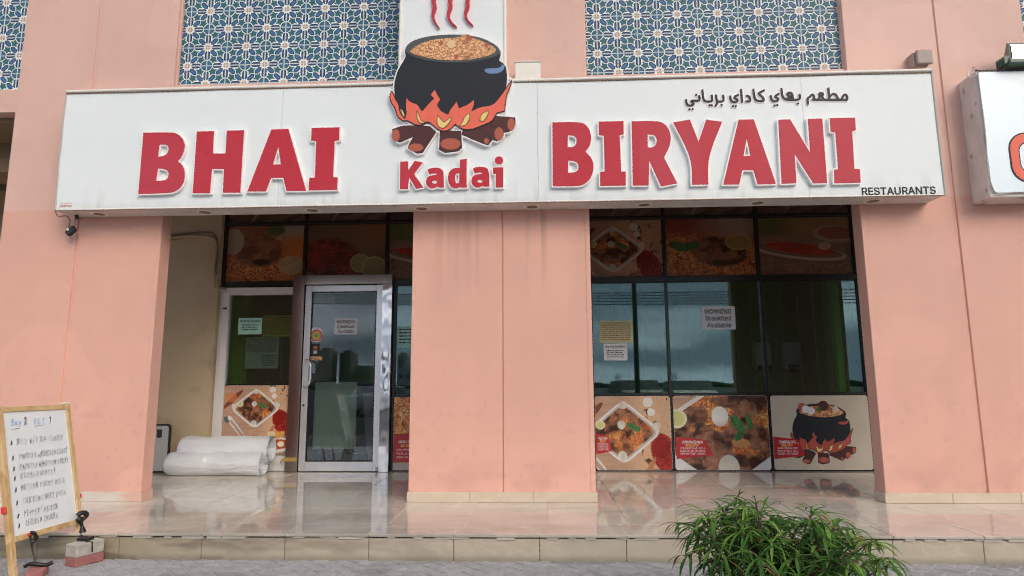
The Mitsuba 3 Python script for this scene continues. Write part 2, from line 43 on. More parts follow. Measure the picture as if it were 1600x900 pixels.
EMBLEM = {'rim':[(-.582,4.147),(-.581,4.159),(-.579,4.172),(-.574,4.185),(-.568,4.199),(-.559,4.212),(-.547,4.224),(-.532,4.236),(-.513,4.248),(-.492,4.258),(-.468,4.267),(-.441,4.275),(-.411,4.283),(-.383,4.288),(-.355,4.293),(-.328,4.297),(-.302,4.299),(-.275,4.301),(-.247,4.303),(-.218,4.304),(-.189,4.306),(-.160,4.306),(-.132,4.305),(-.105,4.304),(-.079,4.302),(-.051,4.300),(-.022,4.296),(.010,4.292),(.043,4.287),(.074,4.281),(.102,4.274),(.127,4.267),(.149,4.258),(.171,4.248),(.193,4.238),(.215,4.226),(.237,4.214),(.257,4.201),(.274,4.188),(.288,4.174),(.300,4.160),(.309,4.146),(.316,4.133),(.321,4.121),(.323,4.109),(.323,4.097),(.322,4.083),(.319,4.070),(.314,4.055),(.305,4.043),(.293,4.034),(.277,4.027),(.256,4.022),(.230,4.018),(.198,4.014),(.160,4.010),(.116,4.006),(.073,4.003),(.031,4.001),(-.011,4.000),(-.051,3.999),(-.092,4.000),(-.135,4.001),(-.178,4.004),(-.222,4.007),(-.265,4.012),(-.306,4.019),(-.345,4.027),(-.382,4.036),(-.416,4.046),(-.448,4.057),(-.477,4.069),(-.516,4.087),(-.543,4.100),(-.556,4.106),(-.566,4.111),(-.573,4.117),(-.578,4.125),(-.581,4.135)],
'body':[(-.580,4.149),(-.574,4.122),(-.572,4.107),(-.574,4.094),(-.578,4.082),(-.584,4.069),(-.591,4.054),(-.600,4.038),(-.611,4.019),(-.623,3.999),(-.633,3.978),(-.643,3.957),(-.651,3.934),(-.658,3.911),(-.663,3.887),(-.668,3.864),(-.672,3.841),(-.674,3.817),(-.675,3.792),(-.673,3.765),(-.670,3.736),(-.666,3.705),(-.659,3.675),(-.650,3.645),(-.638,3.617),(-.625,3.590),(-.607,3.563),(-.583,3.538),(-.555,3.513),(-.521,3.489),(-.478,3.467),(-.425,3.447),(-.362,3.428),(-.289,3.412),(-.216,3.401),(-.143,3.398),(-.071,3.401),(.002,3.410),(.067,3.424),(.125,3.442),(.175,3.463),(.219,3.489),(.257,3.522),(.291,3.564),(.319,3.613),(.343,3.670),(.361,3.722),(.374,3.770),(.380,3.813),(.381,3.852),(.381,3.886),(.379,3.915),(.376,3.939),(.372,3.959),(.365,3.976),(.355,3.991),(.340,4.006),(.307,4.029),(.326,4.107),(.286,4.082),(.256,4.068),(.221,4.058),(.178,4.048),(.127,4.039),(.078,4.032),(.032,4.027),(-.011,4.023),(-.051,4.022),(-.093,4.022),(-.135,4.023),(-.178,4.026),(-.223,4.029),(-.266,4.034),(-.309,4.041),(-.350,4.049),(-.391,4.059),(-.428,4.069),(-.459,4.079),(-.486,4.090),(-.509,4.100),(-.528,4.110),(-.544,4.119),(-.559,4.130)],
'food':[(-.539,4.147),(-.508,4.178),(-.488,4.194),(-.468,4.206),(-.446,4.218),(-.420,4.229),(-.394,4.239),(-.368,4.247),(-.342,4.254),(-.316,4.259),(-.290,4.263),(-.264,4.266),(-.232,4.269),(-.173,4.272),(-.115,4.274),(-.088,4.277),(-.072,4.280),(-.061,4.285),(-.056,4.291),(-.047,4.296),(-.035,4.300),(-.020,4.303),(-.001,4.306),(.014,4.306),(.026,4.302),(.035,4.296),(.040,4.287),(.050,4.278),(.064,4.269),(.082,4.260),(.104,4.251),(.127,4.242),(.149,4.233),(.171,4.223),(.193,4.212),(.213,4.201),(.232,4.190),(.248,4.178),(.263,4.166),(.274,4.154),(.280,4.143),(.282,4.133),(.280,4.123),(.274,4.113),(.263,4.104),(.247,4.094),(.227,4.085),(.203,4.076),(.174,4.068),(.142,4.060),(.105,4.052),(.067,4.046),(.029,4.042),(-.011,4.039),(-.051,4.038),(-.093,4.038),(-.135,4.039),(-.179,4.041),(-.223,4.045),(-.265,4.050),(-.306,4.057),(-.345,4.065),(-.382,4.075),(-.415,4.084),(-.444,4.093),(-.469,4.102),(-.489,4.110),(-.506,4.118),(-.519,4.126),(-.528,4.134)],
'handle':[(.170,3.939),(.185,3.948),(.199,3.951),(.216,3.953),(.238,3.953),(.265,3.952),(.287,3.953),(.304,3.955),(.315,3.960),(.320,3.965),(.325,3.970),(.328,3.975),(.330,3.981),(.332,3.989),(.358,3.981),(.356,3.959),(.353,3.947),(.347,3.937),(.339,3.928),(.329,3.918),(.317,3.911),(.303,3.905),(.286,3.901),(.268,3.899),(.251,3.898),(.234,3.899),(.219,3.901),(.204,3.905),(.192,3.910),(.184,3.915),(.177,3.923)],
'flames':[(-.698,3.749),(-.687,3.729),(-.681,3.716),(-.676,3.705),(-.671,3.692),(-.666,3.679),(-.661,3.666),(-.654,3.654),(-.647,3.643),(-.640,3.634),(-.633,3.621),(-.629,3.605),(-.625,3.587),(-.623,3.566),(-.618,3.546),(-.610,3.527),(-.596,3.507),(-.567,3.471),(-.559,3.506),(-.556,3.525),(-.556,3.540),(-.558,3.555),(-.560,3.571),(-.562,3.588),(-.562,3.608),(-.561,3.634),(-.556,3.686),(-.539,3.660),(-.527,3.647),(-.514,3.638),(-.498,3.630),(-.480,3.624),(-.464,3.616),(-.451,3.606),(-.441,3.594),(-.433,3.580),(-.427,3.569),(-.421,3.560),(-.416,3.553),(-.407,3.544),(-.363,3.599),(-.341,3.625),(-.328,3.640),(-.315,3.652),(-.299,3.665),(-.332,3.704),(-.293,3.757),(-.276,3.722),(-.267,3.704),(-.260,3.692),(-.252,3.679),(-.238,3.660),(-.269,3.602),(-.248,3.567),(-.235,3.549),(-.222,3.537),(-.203,3.525),(-.166,3.505),(-.158,3.528),(-.150,3.544),(-.141,3.560),(-.123,3.585),(-.087,3.636),(-.065,3.567),(-.016,3.587),(.009,3.599),(.027,3.609),(.045,3.622),(.073,3.648),(.076,3.622),(.075,3.606),(.073,3.591),(.066,3.571),(.052,3.533),(.101,3.558),(.129,3.569),(.153,3.575),(.177,3.579),(.202,3.580),(.225,3.585),(.245,3.593),(.262,3.604),(.277,3.619),(.290,3.634),(.303,3.649),(.315,3.665),(.326,3.680),(.339,3.699),(.362,3.733),(.423,3.824),(.410,3.776),(.403,3.751),(.397,3.733),(.390,3.716),(.382,3.701),(.376,3.681),(.370,3.655),(.365,3.615),(.356,3.533),(.284,3.512),(.276,3.495),(.270,3.485),(.263,3.474),(.256,3.462),(.247,3.449),(.237,3.438),(.226,3.429),(.214,3.422),(.195,3.414),(.165,3.401),(.128,3.387),(.096,3.374),(.074,3.366),(.058,3.362),(.040,3.360),(.020,3.359),(-.002,3.359),(-.022,3.363),(-.041,3.370),(-.063,3.384),(-.100,3.415),(-.120,3.390),(-.133,3.377),(-.144,3.368),(-.157,3.360),(-.172,3.354),(-.187,3.350),(-.202,3.350),(-.218,3.352),(-.234,3.357),(-.251,3.365),(-.267,3.376),(-.284,3.389),(-.300,3.404),(-.315,3.417),(-.327,3.427),(-.338,3.435),(-.355,3.444),(-.391,3.423),(-.411,3.415),(-.428,3.412),(-.444,3.413),(-.461,3.417),(-.477,3.423),(-.492,3.430),(-.508,3.439),(-.522,3.448),(-.536,3.455),(-.549,3.460),(-.564,3.460),(-.588,3.457),(-.618,3.483),(-.632,3.500),(-.640,3.515),(-.647,3.533),(-.651,3.552),(-.657,3.570),(-.664,3.588),(-.674,3.604),(-.685,3.620),(-.695,3.636),(-.702,3.651),(-.707,3.667),(-.710,3.683),(-.711,3.697),(-.710,3.710),(-.707,3.725)],
'yellow':[[(-.261,3.495),(-.248,3.477),(-.240,3.467),(-.233,3.458),(-.222,3.447),(-.202,3.425),(-.137,3.477),(-.145,3.451),(-.151,3.436),(-.159,3.423),(-.170,3.410),(-.182,3.396),(-.194,3.385),(-.205,3.379),(-.215,3.377),(-.224,3.378),(-.232,3.381),(-.241,3.387),(-.248,3.394),(-.256,3.404),(-.261,3.416),(-.264,3.430),(-.264,3.452)],[(.030,3.511),(.033,3.481),(.031,3.464),(.027,3.449),(.020,3.435),(.010,3.420),(-.001,3.408),(-.012,3.400),(-.028,3.395),(-.056,3.391),(-.036,3.416),(-.026,3.430),(-.021,3.440),(-.018,3.450),(-.016,3.459),(-.012,3.469),(-.005,3.478),(.006,3.490)],[(.209,3.532),(.202,3.505),(.197,3.490),(.191,3.477),(.183,3.464),(.174,3.451),(.166,3.442),(.158,3.436),(.148,3.435),(.132,3.440),(.140,3.474),(.148,3.491),(.157,3.503),(.174,3.514)],[(-.455,3.545),(-.444,3.519),(-.438,3.504),(-.434,3.492),(-.430,3.479),(-.426,3.465),(-.421,3.454),(-.414,3.446),(-.403,3.440),(-.381,3.433),(-.403,3.429),(-.414,3.429),(-.423,3.434),(-.431,3.441),(-.439,3.452),(-.444,3.465),(-.449,3.480),(-.452,3.502)],[(-.602,3.572),(-.589,3.550),(-.582,3.538),(-.579,3.527),(-.577,3.514),(-.574,3.490),(-.587,3.510),(-.593,3.522),(-.597,3.532),(-.599,3.546)]],
'logs':[[(-.682,3.375),(-.620,3.399),(-.579,3.408),(-.536,3.410),(-.471,3.406),(-.339,3.390),(-.420,3.345),(-.465,3.321),(-.499,3.304),(-.540,3.284),(-.613,3.252),(-.672,3.291)],[(-.339,3.397),(-.280,3.343),(-.401,3.149),(-.451,3.143),(-.532,3.197),(-.528,3.214),(-.521,3.233),(-.507,3.259),(-.482,3.306),(-.427,3.407)],[(.110,3.380),(.240,3.422),(.348,3.336),(.341,3.291),(.283,3.247),(.259,3.256),(.240,3.268),(.219,3.284),(.184,3.314)],[(.277,3.482),(.450,3.463),(.454,3.409),(.399,3.335),(.356,3.329),(.226,3.407)],[(-.027,3.352),(.110,3.380),(.240,3.256),(.204,3.211),(.184,3.216),(.163,3.224),(.133,3.237),(.080,3.261),(-.034,3.315)],[(-.237,3.350),(-.049,3.345),(-.040,3.187),(-.076,3.157),(-.191,3.145),(-.242,3.176)]],
'ends':[[(-.615,3.327),(-.614,3.320),(-.614,3.314),(-.614,3.307),(-.615,3.301),(-.616,3.294),(-.618,3.289),(-.620,3.283),(-.623,3.278),(-.625,3.273),(-.629,3.269),(-.632,3.266),(-.636,3.263),(-.640,3.261),(-.644,3.259),(-.648,3.259),(-.652,3.259),(-.656,3.260),(-.660,3.261),(-.664,3.263),(-.668,3.266),(-.671,3.270),(-.675,3.274),(-.678,3.279),(-.681,3.284),(-.683,3.290),(-.685,3.296),(-.686,3.302),(-.687,3.309),(-.688,3.315),(-.688,3.322),(-.688,3.329),(-.687,3.335),(-.686,3.341),(-.684,3.347),(-.682,3.353),(-.680,3.358),(-.677,3.363),(-.674,3.367),(-.670,3.370),(-.666,3.373),(-.663,3.375),(-.659,3.377),(-.655,3.377),(-.650,3.377),(-.646,3.376),(-.642,3.375),(-.638,3.373),(-.634,3.369),(-.631,3.366),(-.627,3.362),(-.624,3.357),(-.622,3.352),(-.619,3.346),(-.617,3.340),(-.616,3.334)],[(-.393,3.201),(-.392,3.196),(-.392,3.192),(-.393,3.188),(-.394,3.184),(-.397,3.180),(-.400,3.176),(-.404,3.172),(-.409,3.169),(-.414,3.166),(-.420,3.164),(-.426,3.162),(-.433,3.160),(-.440,3.159),(-.448,3.158),(-.455,3.157),(-.463,3.158),(-.470,3.158),(-.478,3.159),(-.485,3.161),(-.492,3.163),(-.498,3.165),(-.504,3.168),(-.510,3.171),(-.515,3.175),(-.519,3.178),(-.522,3.182),(-.525,3.186),(-.527,3.191),(-.528,3.195),(-.528,3.199),(-.527,3.204),(-.525,3.208),(-.523,3.212),(-.520,3.216),(-.516,3.219),(-.511,3.222),(-.505,3.225),(-.500,3.228),(-.493,3.230),(-.486,3.232),(-.479,3.233),(-.472,3.234),(-.464,3.234),(-.456,3.234),(-.449,3.233),(-.441,3.232),(-.434,3.231),(-.427,3.229),(-.421,3.226),(-.415,3.223),(-.409,3.220),(-.405,3.217),(-.400,3.213),(-.397,3.209),(-.394,3.205)],[(.347,3.321),(.347,3.314),(.347,3.307),(.347,3.300),(.346,3.293),(.344,3.287),(.342,3.281),(.339,3.275),(.336,3.270),(.333,3.265),(.329,3.261),(.325,3.257),(.321,3.254),(.317,3.252),(.312,3.250),(.307,3.250),(.303,3.250),(.298,3.251),(.293,3.252),(.289,3.255),(.285,3.258),(.281,3.262),(.277,3.266),(.274,3.271),(.271,3.277),(.268,3.283),(.266,3.289),(.265,3.295),(.264,3.302),(.263,3.309),(.263,3.316),(.264,3.323),(.265,3.330),(.266,3.336),(.268,3.342),(.271,3.348),(.274,3.354),(.277,3.358),(.281,3.363),(.285,3.366),(.289,3.369),(.294,3.371),(.298,3.373),(.303,3.373),(.308,3.373),(.312,3.373),(.317,3.371),(.321,3.368),(.326,3.365),(.330,3.362),(.333,3.357),(.337,3.352),(.340,3.347),(.342,3.341),(.344,3.334),(.346,3.328)],[(.451,3.409),(.451,3.402),(.451,3.396),(.451,3.389),(.450,3.383),(.449,3.376),(.447,3.370),(.445,3.365),(.443,3.360),(.440,3.355),(.437,3.351),(.434,3.348),(.430,3.345),(.427,3.343),(.423,3.341),(.419,3.341),(.416,3.341),(.412,3.342),(.408,3.343),(.405,3.345),(.401,3.348),(.398,3.352),(.395,3.356),(.392,3.361),(.390,3.366),(.388,3.372),(.386,3.378),(.385,3.384),(.384,3.391),(.384,3.397),(.384,3.404),(.385,3.410),(.385,3.417),(.387,3.423),(.388,3.429),(.390,3.435),(.393,3.440),(.395,3.444),(.398,3.448),(.402,3.452),(.405,3.455),(.409,3.457),(.412,3.458),(.416,3.459),(.420,3.459),(.424,3.458),(.427,3.456),(.431,3.454),(.434,3.451),(.438,3.448),(.440,3.443),(.443,3.439),(.445,3.433),(.447,3.428),(.449,3.422),(.450,3.415)],[(.212,3.249),(.212,3.246),(.212,3.243),(.212,3.240),(.212,3.237),(.211,3.234),(.210,3.231),(.208,3.228),(.207,3.226),(.205,3.224),(.203,3.222),(.201,3.220),(.199,3.219),(.196,3.218),(.194,3.217),(.191,3.217),(.189,3.217),(.186,3.217),(.184,3.218),(.181,3.219),(.179,3.221),(.177,3.222),(.175,3.224),(.173,3.227),(.172,3.229),(.170,3.232),(.169,3.235),(.168,3.238),(.168,3.241),(.167,3.244),(.167,3.247),(.168,3.250),(.168,3.253),(.169,3.256),(.170,3.259),(.172,3.261),(.173,3.264),(.175,3.266),(.177,3.268),(.179,3.269),(.181,3.271),(.184,3.272),(.186,3.272),(.189,3.273),(.191,3.273),(.194,3.272),(.196,3.272),(.199,3.270),(.201,3.269),(.203,3.267),(.205,3.265),(.207,3.263),(.208,3.261),(.210,3.258),(.211,3.255),(.212,3.252)],[(-.050,3.231),(-.049,3.225),(-.049,3.218),(-.050,3.212),(-.052,3.206),(-.055,3.200),(-.060,3.195),(-.065,3.190),(-.072,3.185),(-.079,3.180),(-.087,3.177),(-.096,3.174),(-.106,3.171),(-.115,3.169),(-.125,3.168),(-.136,3.168),(-.146,3.168),(-.157,3.169),(-.167,3.170),(-.177,3.173),(-.186,3.176),(-.195,3.179),(-.203,3.183),(-.211,3.188),(-.217,3.193),(-.223,3.198),(-.227,3.204),(-.231,3.210),(-.233,3.216),(-.235,3.222),(-.235,3.229),(-.234,3.235),(-.231,3.241),(-.228,3.247),(-.223,3.252),(-.218,3.257),(-.211,3.262),(-.204,3.267),(-.196,3.270),(-.187,3.273),(-.178,3.276),(-.168,3.278),(-.158,3.279),(-.147,3.279),(-.137,3.279),(-.126,3.278),(-.116,3.277),(-.106,3.274),(-.097,3.271),(-.088,3.268),(-.080,3.264),(-.072,3.259),(-.066,3.254),(-.060,3.249),(-.056,3.243),(-.052,3.237)]]}
STEAM = [[(-.306,4.922),(-.323,4.885),(-.328,4.863),(-.327,4.844),(-.321,4.824),(-.311,4.803),(-.306,4.781),(-.305,4.758),(-.308,4.734),(-.315,4.709),(-.319,4.687),(-.320,4.666),(-.317,4.647),(-.311,4.630),(-.308,4.613),(-.309,4.594),(-.313,4.575),(-.321,4.554),(-.324,4.534),(-.324,4.513),(-.320,4.492),(-.312,4.471),(-.304,4.452),(-.295,4.435),(-.283,4.417),(-.261,4.387)],[(-.144,4.917),(-.161,4.880),(-.166,4.858),(-.165,4.839),(-.160,4.819),(-.151,4.798),(-.146,4.776),(-.145,4.753),(-.148,4.729),(-.155,4.704),(-.159,4.681),(-.161,4.661),(-.160,4.642),(-.157,4.625),(-.156,4.608),(-.159,4.589),(-.165,4.570),(-.173,4.549),(-.177,4.529),(-.177,4.508),(-.172,4.488),(-.162,4.467),(-.151,4.449),(-.140,4.433),(-.125,4.418),(-.097,4.395)],[(.026,4.911),(.009,4.874),(.003,4.852),(.004,4.833),(.009,4.813),(.018,4.792),(.023,4.770),(.023,4.747),(.020,4.723),(.012,4.699),(.007,4.676),(.005,4.657),(.006,4.640),(.009,4.625),(.009,4.610),(.006,4.593),(.001,4.576),(-.007,4.558),(-.012,4.539),(-.013,4.521),(-.010,4.502),(-.004,4.483),(.004,4.466),(.014,4.450),(.029,4.432),(.059,4.403)]]

# ------------------------------------------------------------------ materials
C3 = mi.Color3f


def rgb(*c):
    return {'type': 'rgb', 'value': list(c)}


def plain(key, c, rough=0.5, metallic=0.0, spec=0.5, **more):
    scene[key] = {'type': 'twosided', 'bsdf': {'type': 'principled', 'base_color': c if isinstance(c, dict) else rgb(*c), 'roughness': rough, 'metallic': metallic, 'specular': spec, **more}}
    return key


def bumped(key, c, rough, fn, scale=1.0, eps=2e-3, spec=0.5, metallic=0.0, **more):
    scene[key] = {'type': 'twosided', 'bsdf': {'type': 'bumpmap', 'arbitrary': mikit.proc(fn, eps), 'scale': scale,
                  'bsdf': {'type': 'principled', 'base_color': c if isinstance(c, dict) else rgb(*c), 'roughness': rough, 'specular': spec, 'metallic': metallic, **more}}}
    return key


def sel(m, a, b):
    return mix(b, a, m)


def pink_fn(p, n, uv):
    big = fbm(p.x * 0.9 + 3, p.y * 0.9, p.z * 0.7)
    fine = fbm(p.x * 9, p.y * 9, p.z * 5 + 4)
    up = smoothstep(2.735, 2.765, p.z + 0.03 * (noise(p.x * 2.5, 0, 4) - 0.5))
    c = mix(C3(0.675, 0.373, 0.290), C3(0.665, 0.425, 0.352), up)
    c = c * (0.90 + 0.19 * big) * (0.975 + 0.05 * fine)
    # rain streaks below the sign on the middle pillar, and grime near the floor
    col = smoothstep(0.50, 0.80, noise(p.x * 26, 0, p.z * 0.35)) * smoothstep(1.6, 2.65, p.z) * smoothstep(2.75, 2.6, p.z)
    mask = dr.maximum(smoothstep(0.50, 0.6, p.x) * smoothstep(0.80, 0.7, p.x), 0.5 * smoothstep(-0.5, -0.2, p.x) * smoothstep(0.25, 0.05, p.x))
    c = mix(c, C3(0.30, 0.19, 0.15), 0.42 * col * mask)
    patch = smoothstep(0.60, 0.63, fbm(p.x * 1.3 + 5, p.y * 1.3, p.z * 1.0, octaves=2))
    c = c * (1 + 0.035 * patch) * (0.985 + 0.03 * noise(p.x * 7, p.y * 7, p.z * 1.1))
    crack = smoothstep(0.0035, 0.0012, dr.abs(fbm(p.x * 1.5 + 1.7, p.y, p.z * 1.1 + 8, octaves=4) - 0.5)) * smoothstep(0.55, 0.7, noise(p.x * 0.8, 3.0, p.z * 0.7))
    c = mix(c, C3(0.40, 0.25, 0.20), 0.12 * crack)
    low = smoothstep(0.55, 0.05, p.z) * smoothstep(0.45, 0.75, fbm(p.x * 3.0, p.y * 3.0, p.z * 3.5 + 9))
    c = mix(c, C3(0.54, 0.285, 0.23), 0.6 * low)
    scuff = smoothstep(0.79, 0.86, noise(p.x * 19, p.y * 19, p.z * 13)) * smoothstep(1.6, 0.4, p.z)
    return mix(c, C3(0.42, 0.27, 0.22), 0.16 * scuff)


def plaster_fn(p, n, uv):
    return 0.0024 * fbm(p.x * 30, p.y * 30, p.z * 30) + 0.004 * fbm(p.x * 2.2, p.y * 2.2, p.z * 2.2)


bumped('pink_paint', mikit.proc(pink_fn), 0.55, plaster_fn, spec=0.35)


def beige_fn(p, n, uv):
    a = fbm(p.x * 2.1, p.y, p.z * 1.7)
    st = smoothstep(0.55, 0.75, fbm(p.x * 5 + 1, p.y, p.z * 5))
    c = mix(C3(0.42, 0.33, 0.21), C3(0.50, 0.40, 0.26), a)
    near = smoothstep(-3.95, -3.5, p.x) * smoothstep(0.3, 0.9, p.z) * smoothstep(2.2, 1.4, p.z)
    return mix(c, C3(0.28, 0.20, 0.13), 0.45 * st * near)


bumped('beige_paint', mikit.proc(beige_fn), 0.6, plaster_fn, spec=0.3)


def sign_fn(p, n, uv):
    drip = smoothstep(0.5, 0.9, noise(p.x * 22, 1, p.z * 0.6)) * smoothstep(2.95, 2.68, p.z)
    edge = smoothstep(2.76, 2.67, p.z) * fbm(p.x * 6, 0, p.z * 9)
    c = C3(0.745, 0.785, 0.785) * (0.985 + 0.03 * fbm(p.x * 1.3, 2, p.z * 1.3))
    return mix(c, C3(0.45, 0.42, 0.37), 0.26 * drip + 0.4 * edge)


plain('sign_white', mikit.proc(sign_fn), 0.4, spec=0.25)


def casing_fn(p, n, uv):
    d = fbm(p.x * 5, p.y * 9, p.z * 5)
    rust = smoothstep(0.83, 0.88, noise(p.x * 15, p.y * 15, p.z * 11))
    c = mix(C3(0.55, 0.51, 0.485), C3(0.64, 0.60, 0.575), smoothstep(0.3, 0.7, d))
    return mix(c, C3(0.22, 0.14, 0.10), 0.6 * rust)


plain('sign_casing', mikit.proc(casing_fn), 0.5)
plain('trim_cream', (0.74, 0.70, 0.63), 0.45)
plain('dirt_shade_brown', (0.20, 0.13, 0.09), 0.6)  # brown for the painted shadow and dirt under the trim, and downlight lenses


def red_fn(p, n, uv):
    k = cell_rand(dr.floor(p.x * 1.9), 3, 1)
    fade = fbm(p.x * 2.0, 5, p.z * 2.0)
    return mix(C3(0.50, 0.030, 0.045), C3(0.49, 0.055, 0.078), dr.clip(0.6 * k + 0.8 * fade - 0.2, 0, 1))


plain('letter_red', mikit.proc(red_fn), 0.45, spec=0.18)
plain('letter_white', (0.80, 0.76, 0.75), 0.4)
plain('print_black', (0.012, 0.013, 0.018), 0.35, spec=0.18)
plain('pot_black', (0.028, 0.030, 0.036), 0.35, spec=0.18)
plain('rim_grey', (0.09, 0.10, 0.10), 0.4, spec=0.18)
plain('flame_red', (0.78, 0.155, 0.105), 0.4, spec=0.18)
plain('flame_yellow', (0.78, 0.60, 0.20), 0.4, spec=0.18)
plain('log_brown', (0.085, 0.035, 0.032), 0.45, spec=0.18)
plain('log_end', (0.42, 0.115, 0.075), 0.45, spec=0.18)
plain('handle_blue', (0.17, 0.25, 0.44), 0.4, spec=0.18)


def tile_fn(p, n, uv):
    x, y = uv.x, uv.y
    i, j = dr.floor(x + 0.5), dr.floor(y + 0.5)
    odd = (i + j) - 2 * dr.floor((i + j) * 0.5)
    rx, ry = x - i, y - j
    sx, sy = dr.select(rx >= 0, 1.0, -1.0), dr.select(ry >= 0, 1.0, -1.0)
    horiz = dr.abs(rx) >= dr.abs(ry)
    di = dr.select((odd > 0.5) & horiz, sx, 0.0)
    dj = dr.select((odd > 0.5) & ~horiz, sy, 0.0)
    a, b = dr.abs(rx - di), dr.abs(ry - dj)          # from the nearest star centre
    hi, lo = dr.maximum(a, b), dr.minimum(a, b)
    circ = dr.sqrt(dr.square(1 - hi) + dr.square(lo))
    r = dr.sqrt(hi * hi + lo * lo)
    ang = dr.atan2(lo, hi)
    white, navy, blue, teal = C3(0.72, 0.75, 0.72), C3(0.017, 0.038, 0.10), C3(0.062, 0.155, 0.29), C3(0.042, 0.130, 0.150)
    slate = C3(0.085, 0.13, 0.205)

    def hexa(px, py, x0, x1, w, pt):
        # a bar from x0 to x1 with bevelled ends: <0 inside
        cx, h = (x0 + x1) / 2, (x1 - x0) / 2
        ax, ay = dr.abs(px - cx), dr.abs(py)
        return dr.maximum(dr.maximum(ax - h, ay - w), (ax - h + pt) * 0.75 + (ay - w) * 0.75)

    e = 0.012
    c = white
    qx, qy = hi - 0.665, lo - 0.335
    ra, th = dr.sqrt(qx * qx + qy * qy), dr.atan2(qy, qx) + 0.15
    k = th / (2 * math.pi / 5)
    k = dr.abs(k - dr.floor(k + 0.5)) * 2
    dx, dy = (a + b) * 0.70711, dr.abs(a - b) * 0.70711
    dia = hexa(dx, dy, 0.225, 0.680, 0.118, 0.10)
    pet = hexa(hi, lo, 0.215, 0.685, 0.132, 0.07)
    left = dr.minimum(dr.minimum(dia, pet), circ - 0.275)
    c = sel(smoothstep(e, -e, dr.maximum(ra - (0.265 - 0.135 * k), 0.042 - left)), teal, c)
    c = sel(smoothstep(e, -e, dia), navy, c)
    c = sel(smoothstep(e, -e, dia + 0.048), blue, c)
    c = sel(smoothstep(e, -e, pet), navy, c)
    c = sel(smoothstep(e, -e, pet + 0.058), slate, c)
    cm = circ - 0.275
    c = sel(smoothstep(e, -e, cm - 0.035), white, c)
    c = sel(smoothstep(e, -e, cm), navy, c)
    c = sel(smoothstep(e, -e, cm + 0.045), mix(blue, teal, 0.5), c)
    # star in the middle: eight white points round a peach cross
    k8 = ang / (math.pi / 4)
    tri = dr.abs(k8 - dr.floor(k8 + 0.5)) * 2
    s8 = r - (0.235 - 0.125 * tri)
    c = sel(smoothstep(e, -e, s8), white, c)
    c = sel(smoothstep(e, -e, dr.maximum(r - 0.135, -(lo - 0.02))), C3(0.50, 0.25, 0.16), c)
    line = dr.minimum(dr.abs(x - i), dr.abs(y - j))
    c = sel(smoothstep(0.030, 0.020, line), C3(0.66, 0.71, 0.69), c)
    return c * (0.96 + 0.08 * cell_rand(dr.floor(x), dr.floor(y), 2))


plain('patterned_tile', mikit.proc(tile_fn), 0.4, spec=0.15)
plain('grout', (0.66, 0.60, 0.54), 0.8)


def floor_fn(p, n, uv):
    t = cell_rand(dr.floor((p.x + 2.298) / 0.6), dr.floor((p.y + 0.9) / 0.6), 5)
    v = fbm(p.x * 3 + 9 * t, p.y * 3, 1.0)
    vein = smoothstep(0.035, 0.0, dr.abs(fbm(p.x * 2.3 + 7 * t, p.y * 2.3 + 3, 2.0, octaves=4) - 0.5))
    c = mix(C3(0.43, 0.385, 0.325), C3(0.51, 0.46, 0.395), v) * (0.94 + 0.1 * t)
    c = mix(c, C3(0.62, 0.55, 0.47), 0.3 * vein)
    dirt = smoothstep(0.5, 0.75, fbm(p.x * 1.2, p.y * 2.5, 7.0))
    return c * (1 - 0.2 * dirt)


def floor_bump(p, n, uv):
    return 0.00025 * fbm(p.x * 2.2, p.y * 2.2, 0.3)




def floor_rough(p, n, uv):
    return 0.016 + 0.07 * smoothstep(0.52, 0.80, fbm(p.x * 1.6, p.y * 3.0, 4.0)) + 0.05 * smoothstep(-0.9, -1.22, p.y)


bumped('floor_tile', mikit.proc(floor_fn), mikit.proc(floor_rough), floor_bump, spec=0.62)


def riser_fn(p, n, uv):
    t = cell_rand(dr.floor((p.x + 2.363) / 0.6), 2, 5)
    v = fbm(p.x * 7 + 5 * t, p.y * 7, p.z * 9)
    vein = smoothstep(0.03, 0.0, dr.abs(fbm(p.x * 5 + 7 * t, 3.0, p.z * 7, octaves=4) - 0.5))
    c = mix(C3(0.38, 0.325, 0.245), C3(0.50, 0.44, 0.345), v)
    c = mix(c, C3(0.60, 0.53, 0.43), 0.22 * vein)
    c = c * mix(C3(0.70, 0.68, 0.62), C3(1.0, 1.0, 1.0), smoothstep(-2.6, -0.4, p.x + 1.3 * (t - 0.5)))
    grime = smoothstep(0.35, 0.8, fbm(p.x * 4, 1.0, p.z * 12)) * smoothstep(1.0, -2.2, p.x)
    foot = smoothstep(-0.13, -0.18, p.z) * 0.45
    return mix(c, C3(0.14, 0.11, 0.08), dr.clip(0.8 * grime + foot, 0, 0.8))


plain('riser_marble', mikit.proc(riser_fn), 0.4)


def skirt_fn(p, n, uv):
    v = fbm(p.x * 6, p.y * 6, p.z * 12)
    c = mix(C3(0.50, 0.40, 0.29), C3(0.60, 0.50, 0.385), v)
    pk = smoothstep(0.42, 0.6, fbm(p.x * 4.0, 2.0, p.z * 9)) * smoothstep(-3.45, -3.2, p.x) * smoothstep(-2.5, -2.9, p.x)
    c = mix(c, C3(0.66, 0.60, 0.54), smoothstep(-3.0, -3.3, p.x) * 0.7)
    return mix(c, C3(0.62, 0.36, 0.28), 0.8 * pk)


plain('skirting_marble', mikit.proc(skirt_fn), 0.4)
plain('gap_dark', (0.05, 0.042, 0.035), 0.9)
plain('mortar', (0.45, 0.42, 0.37), 0.9)


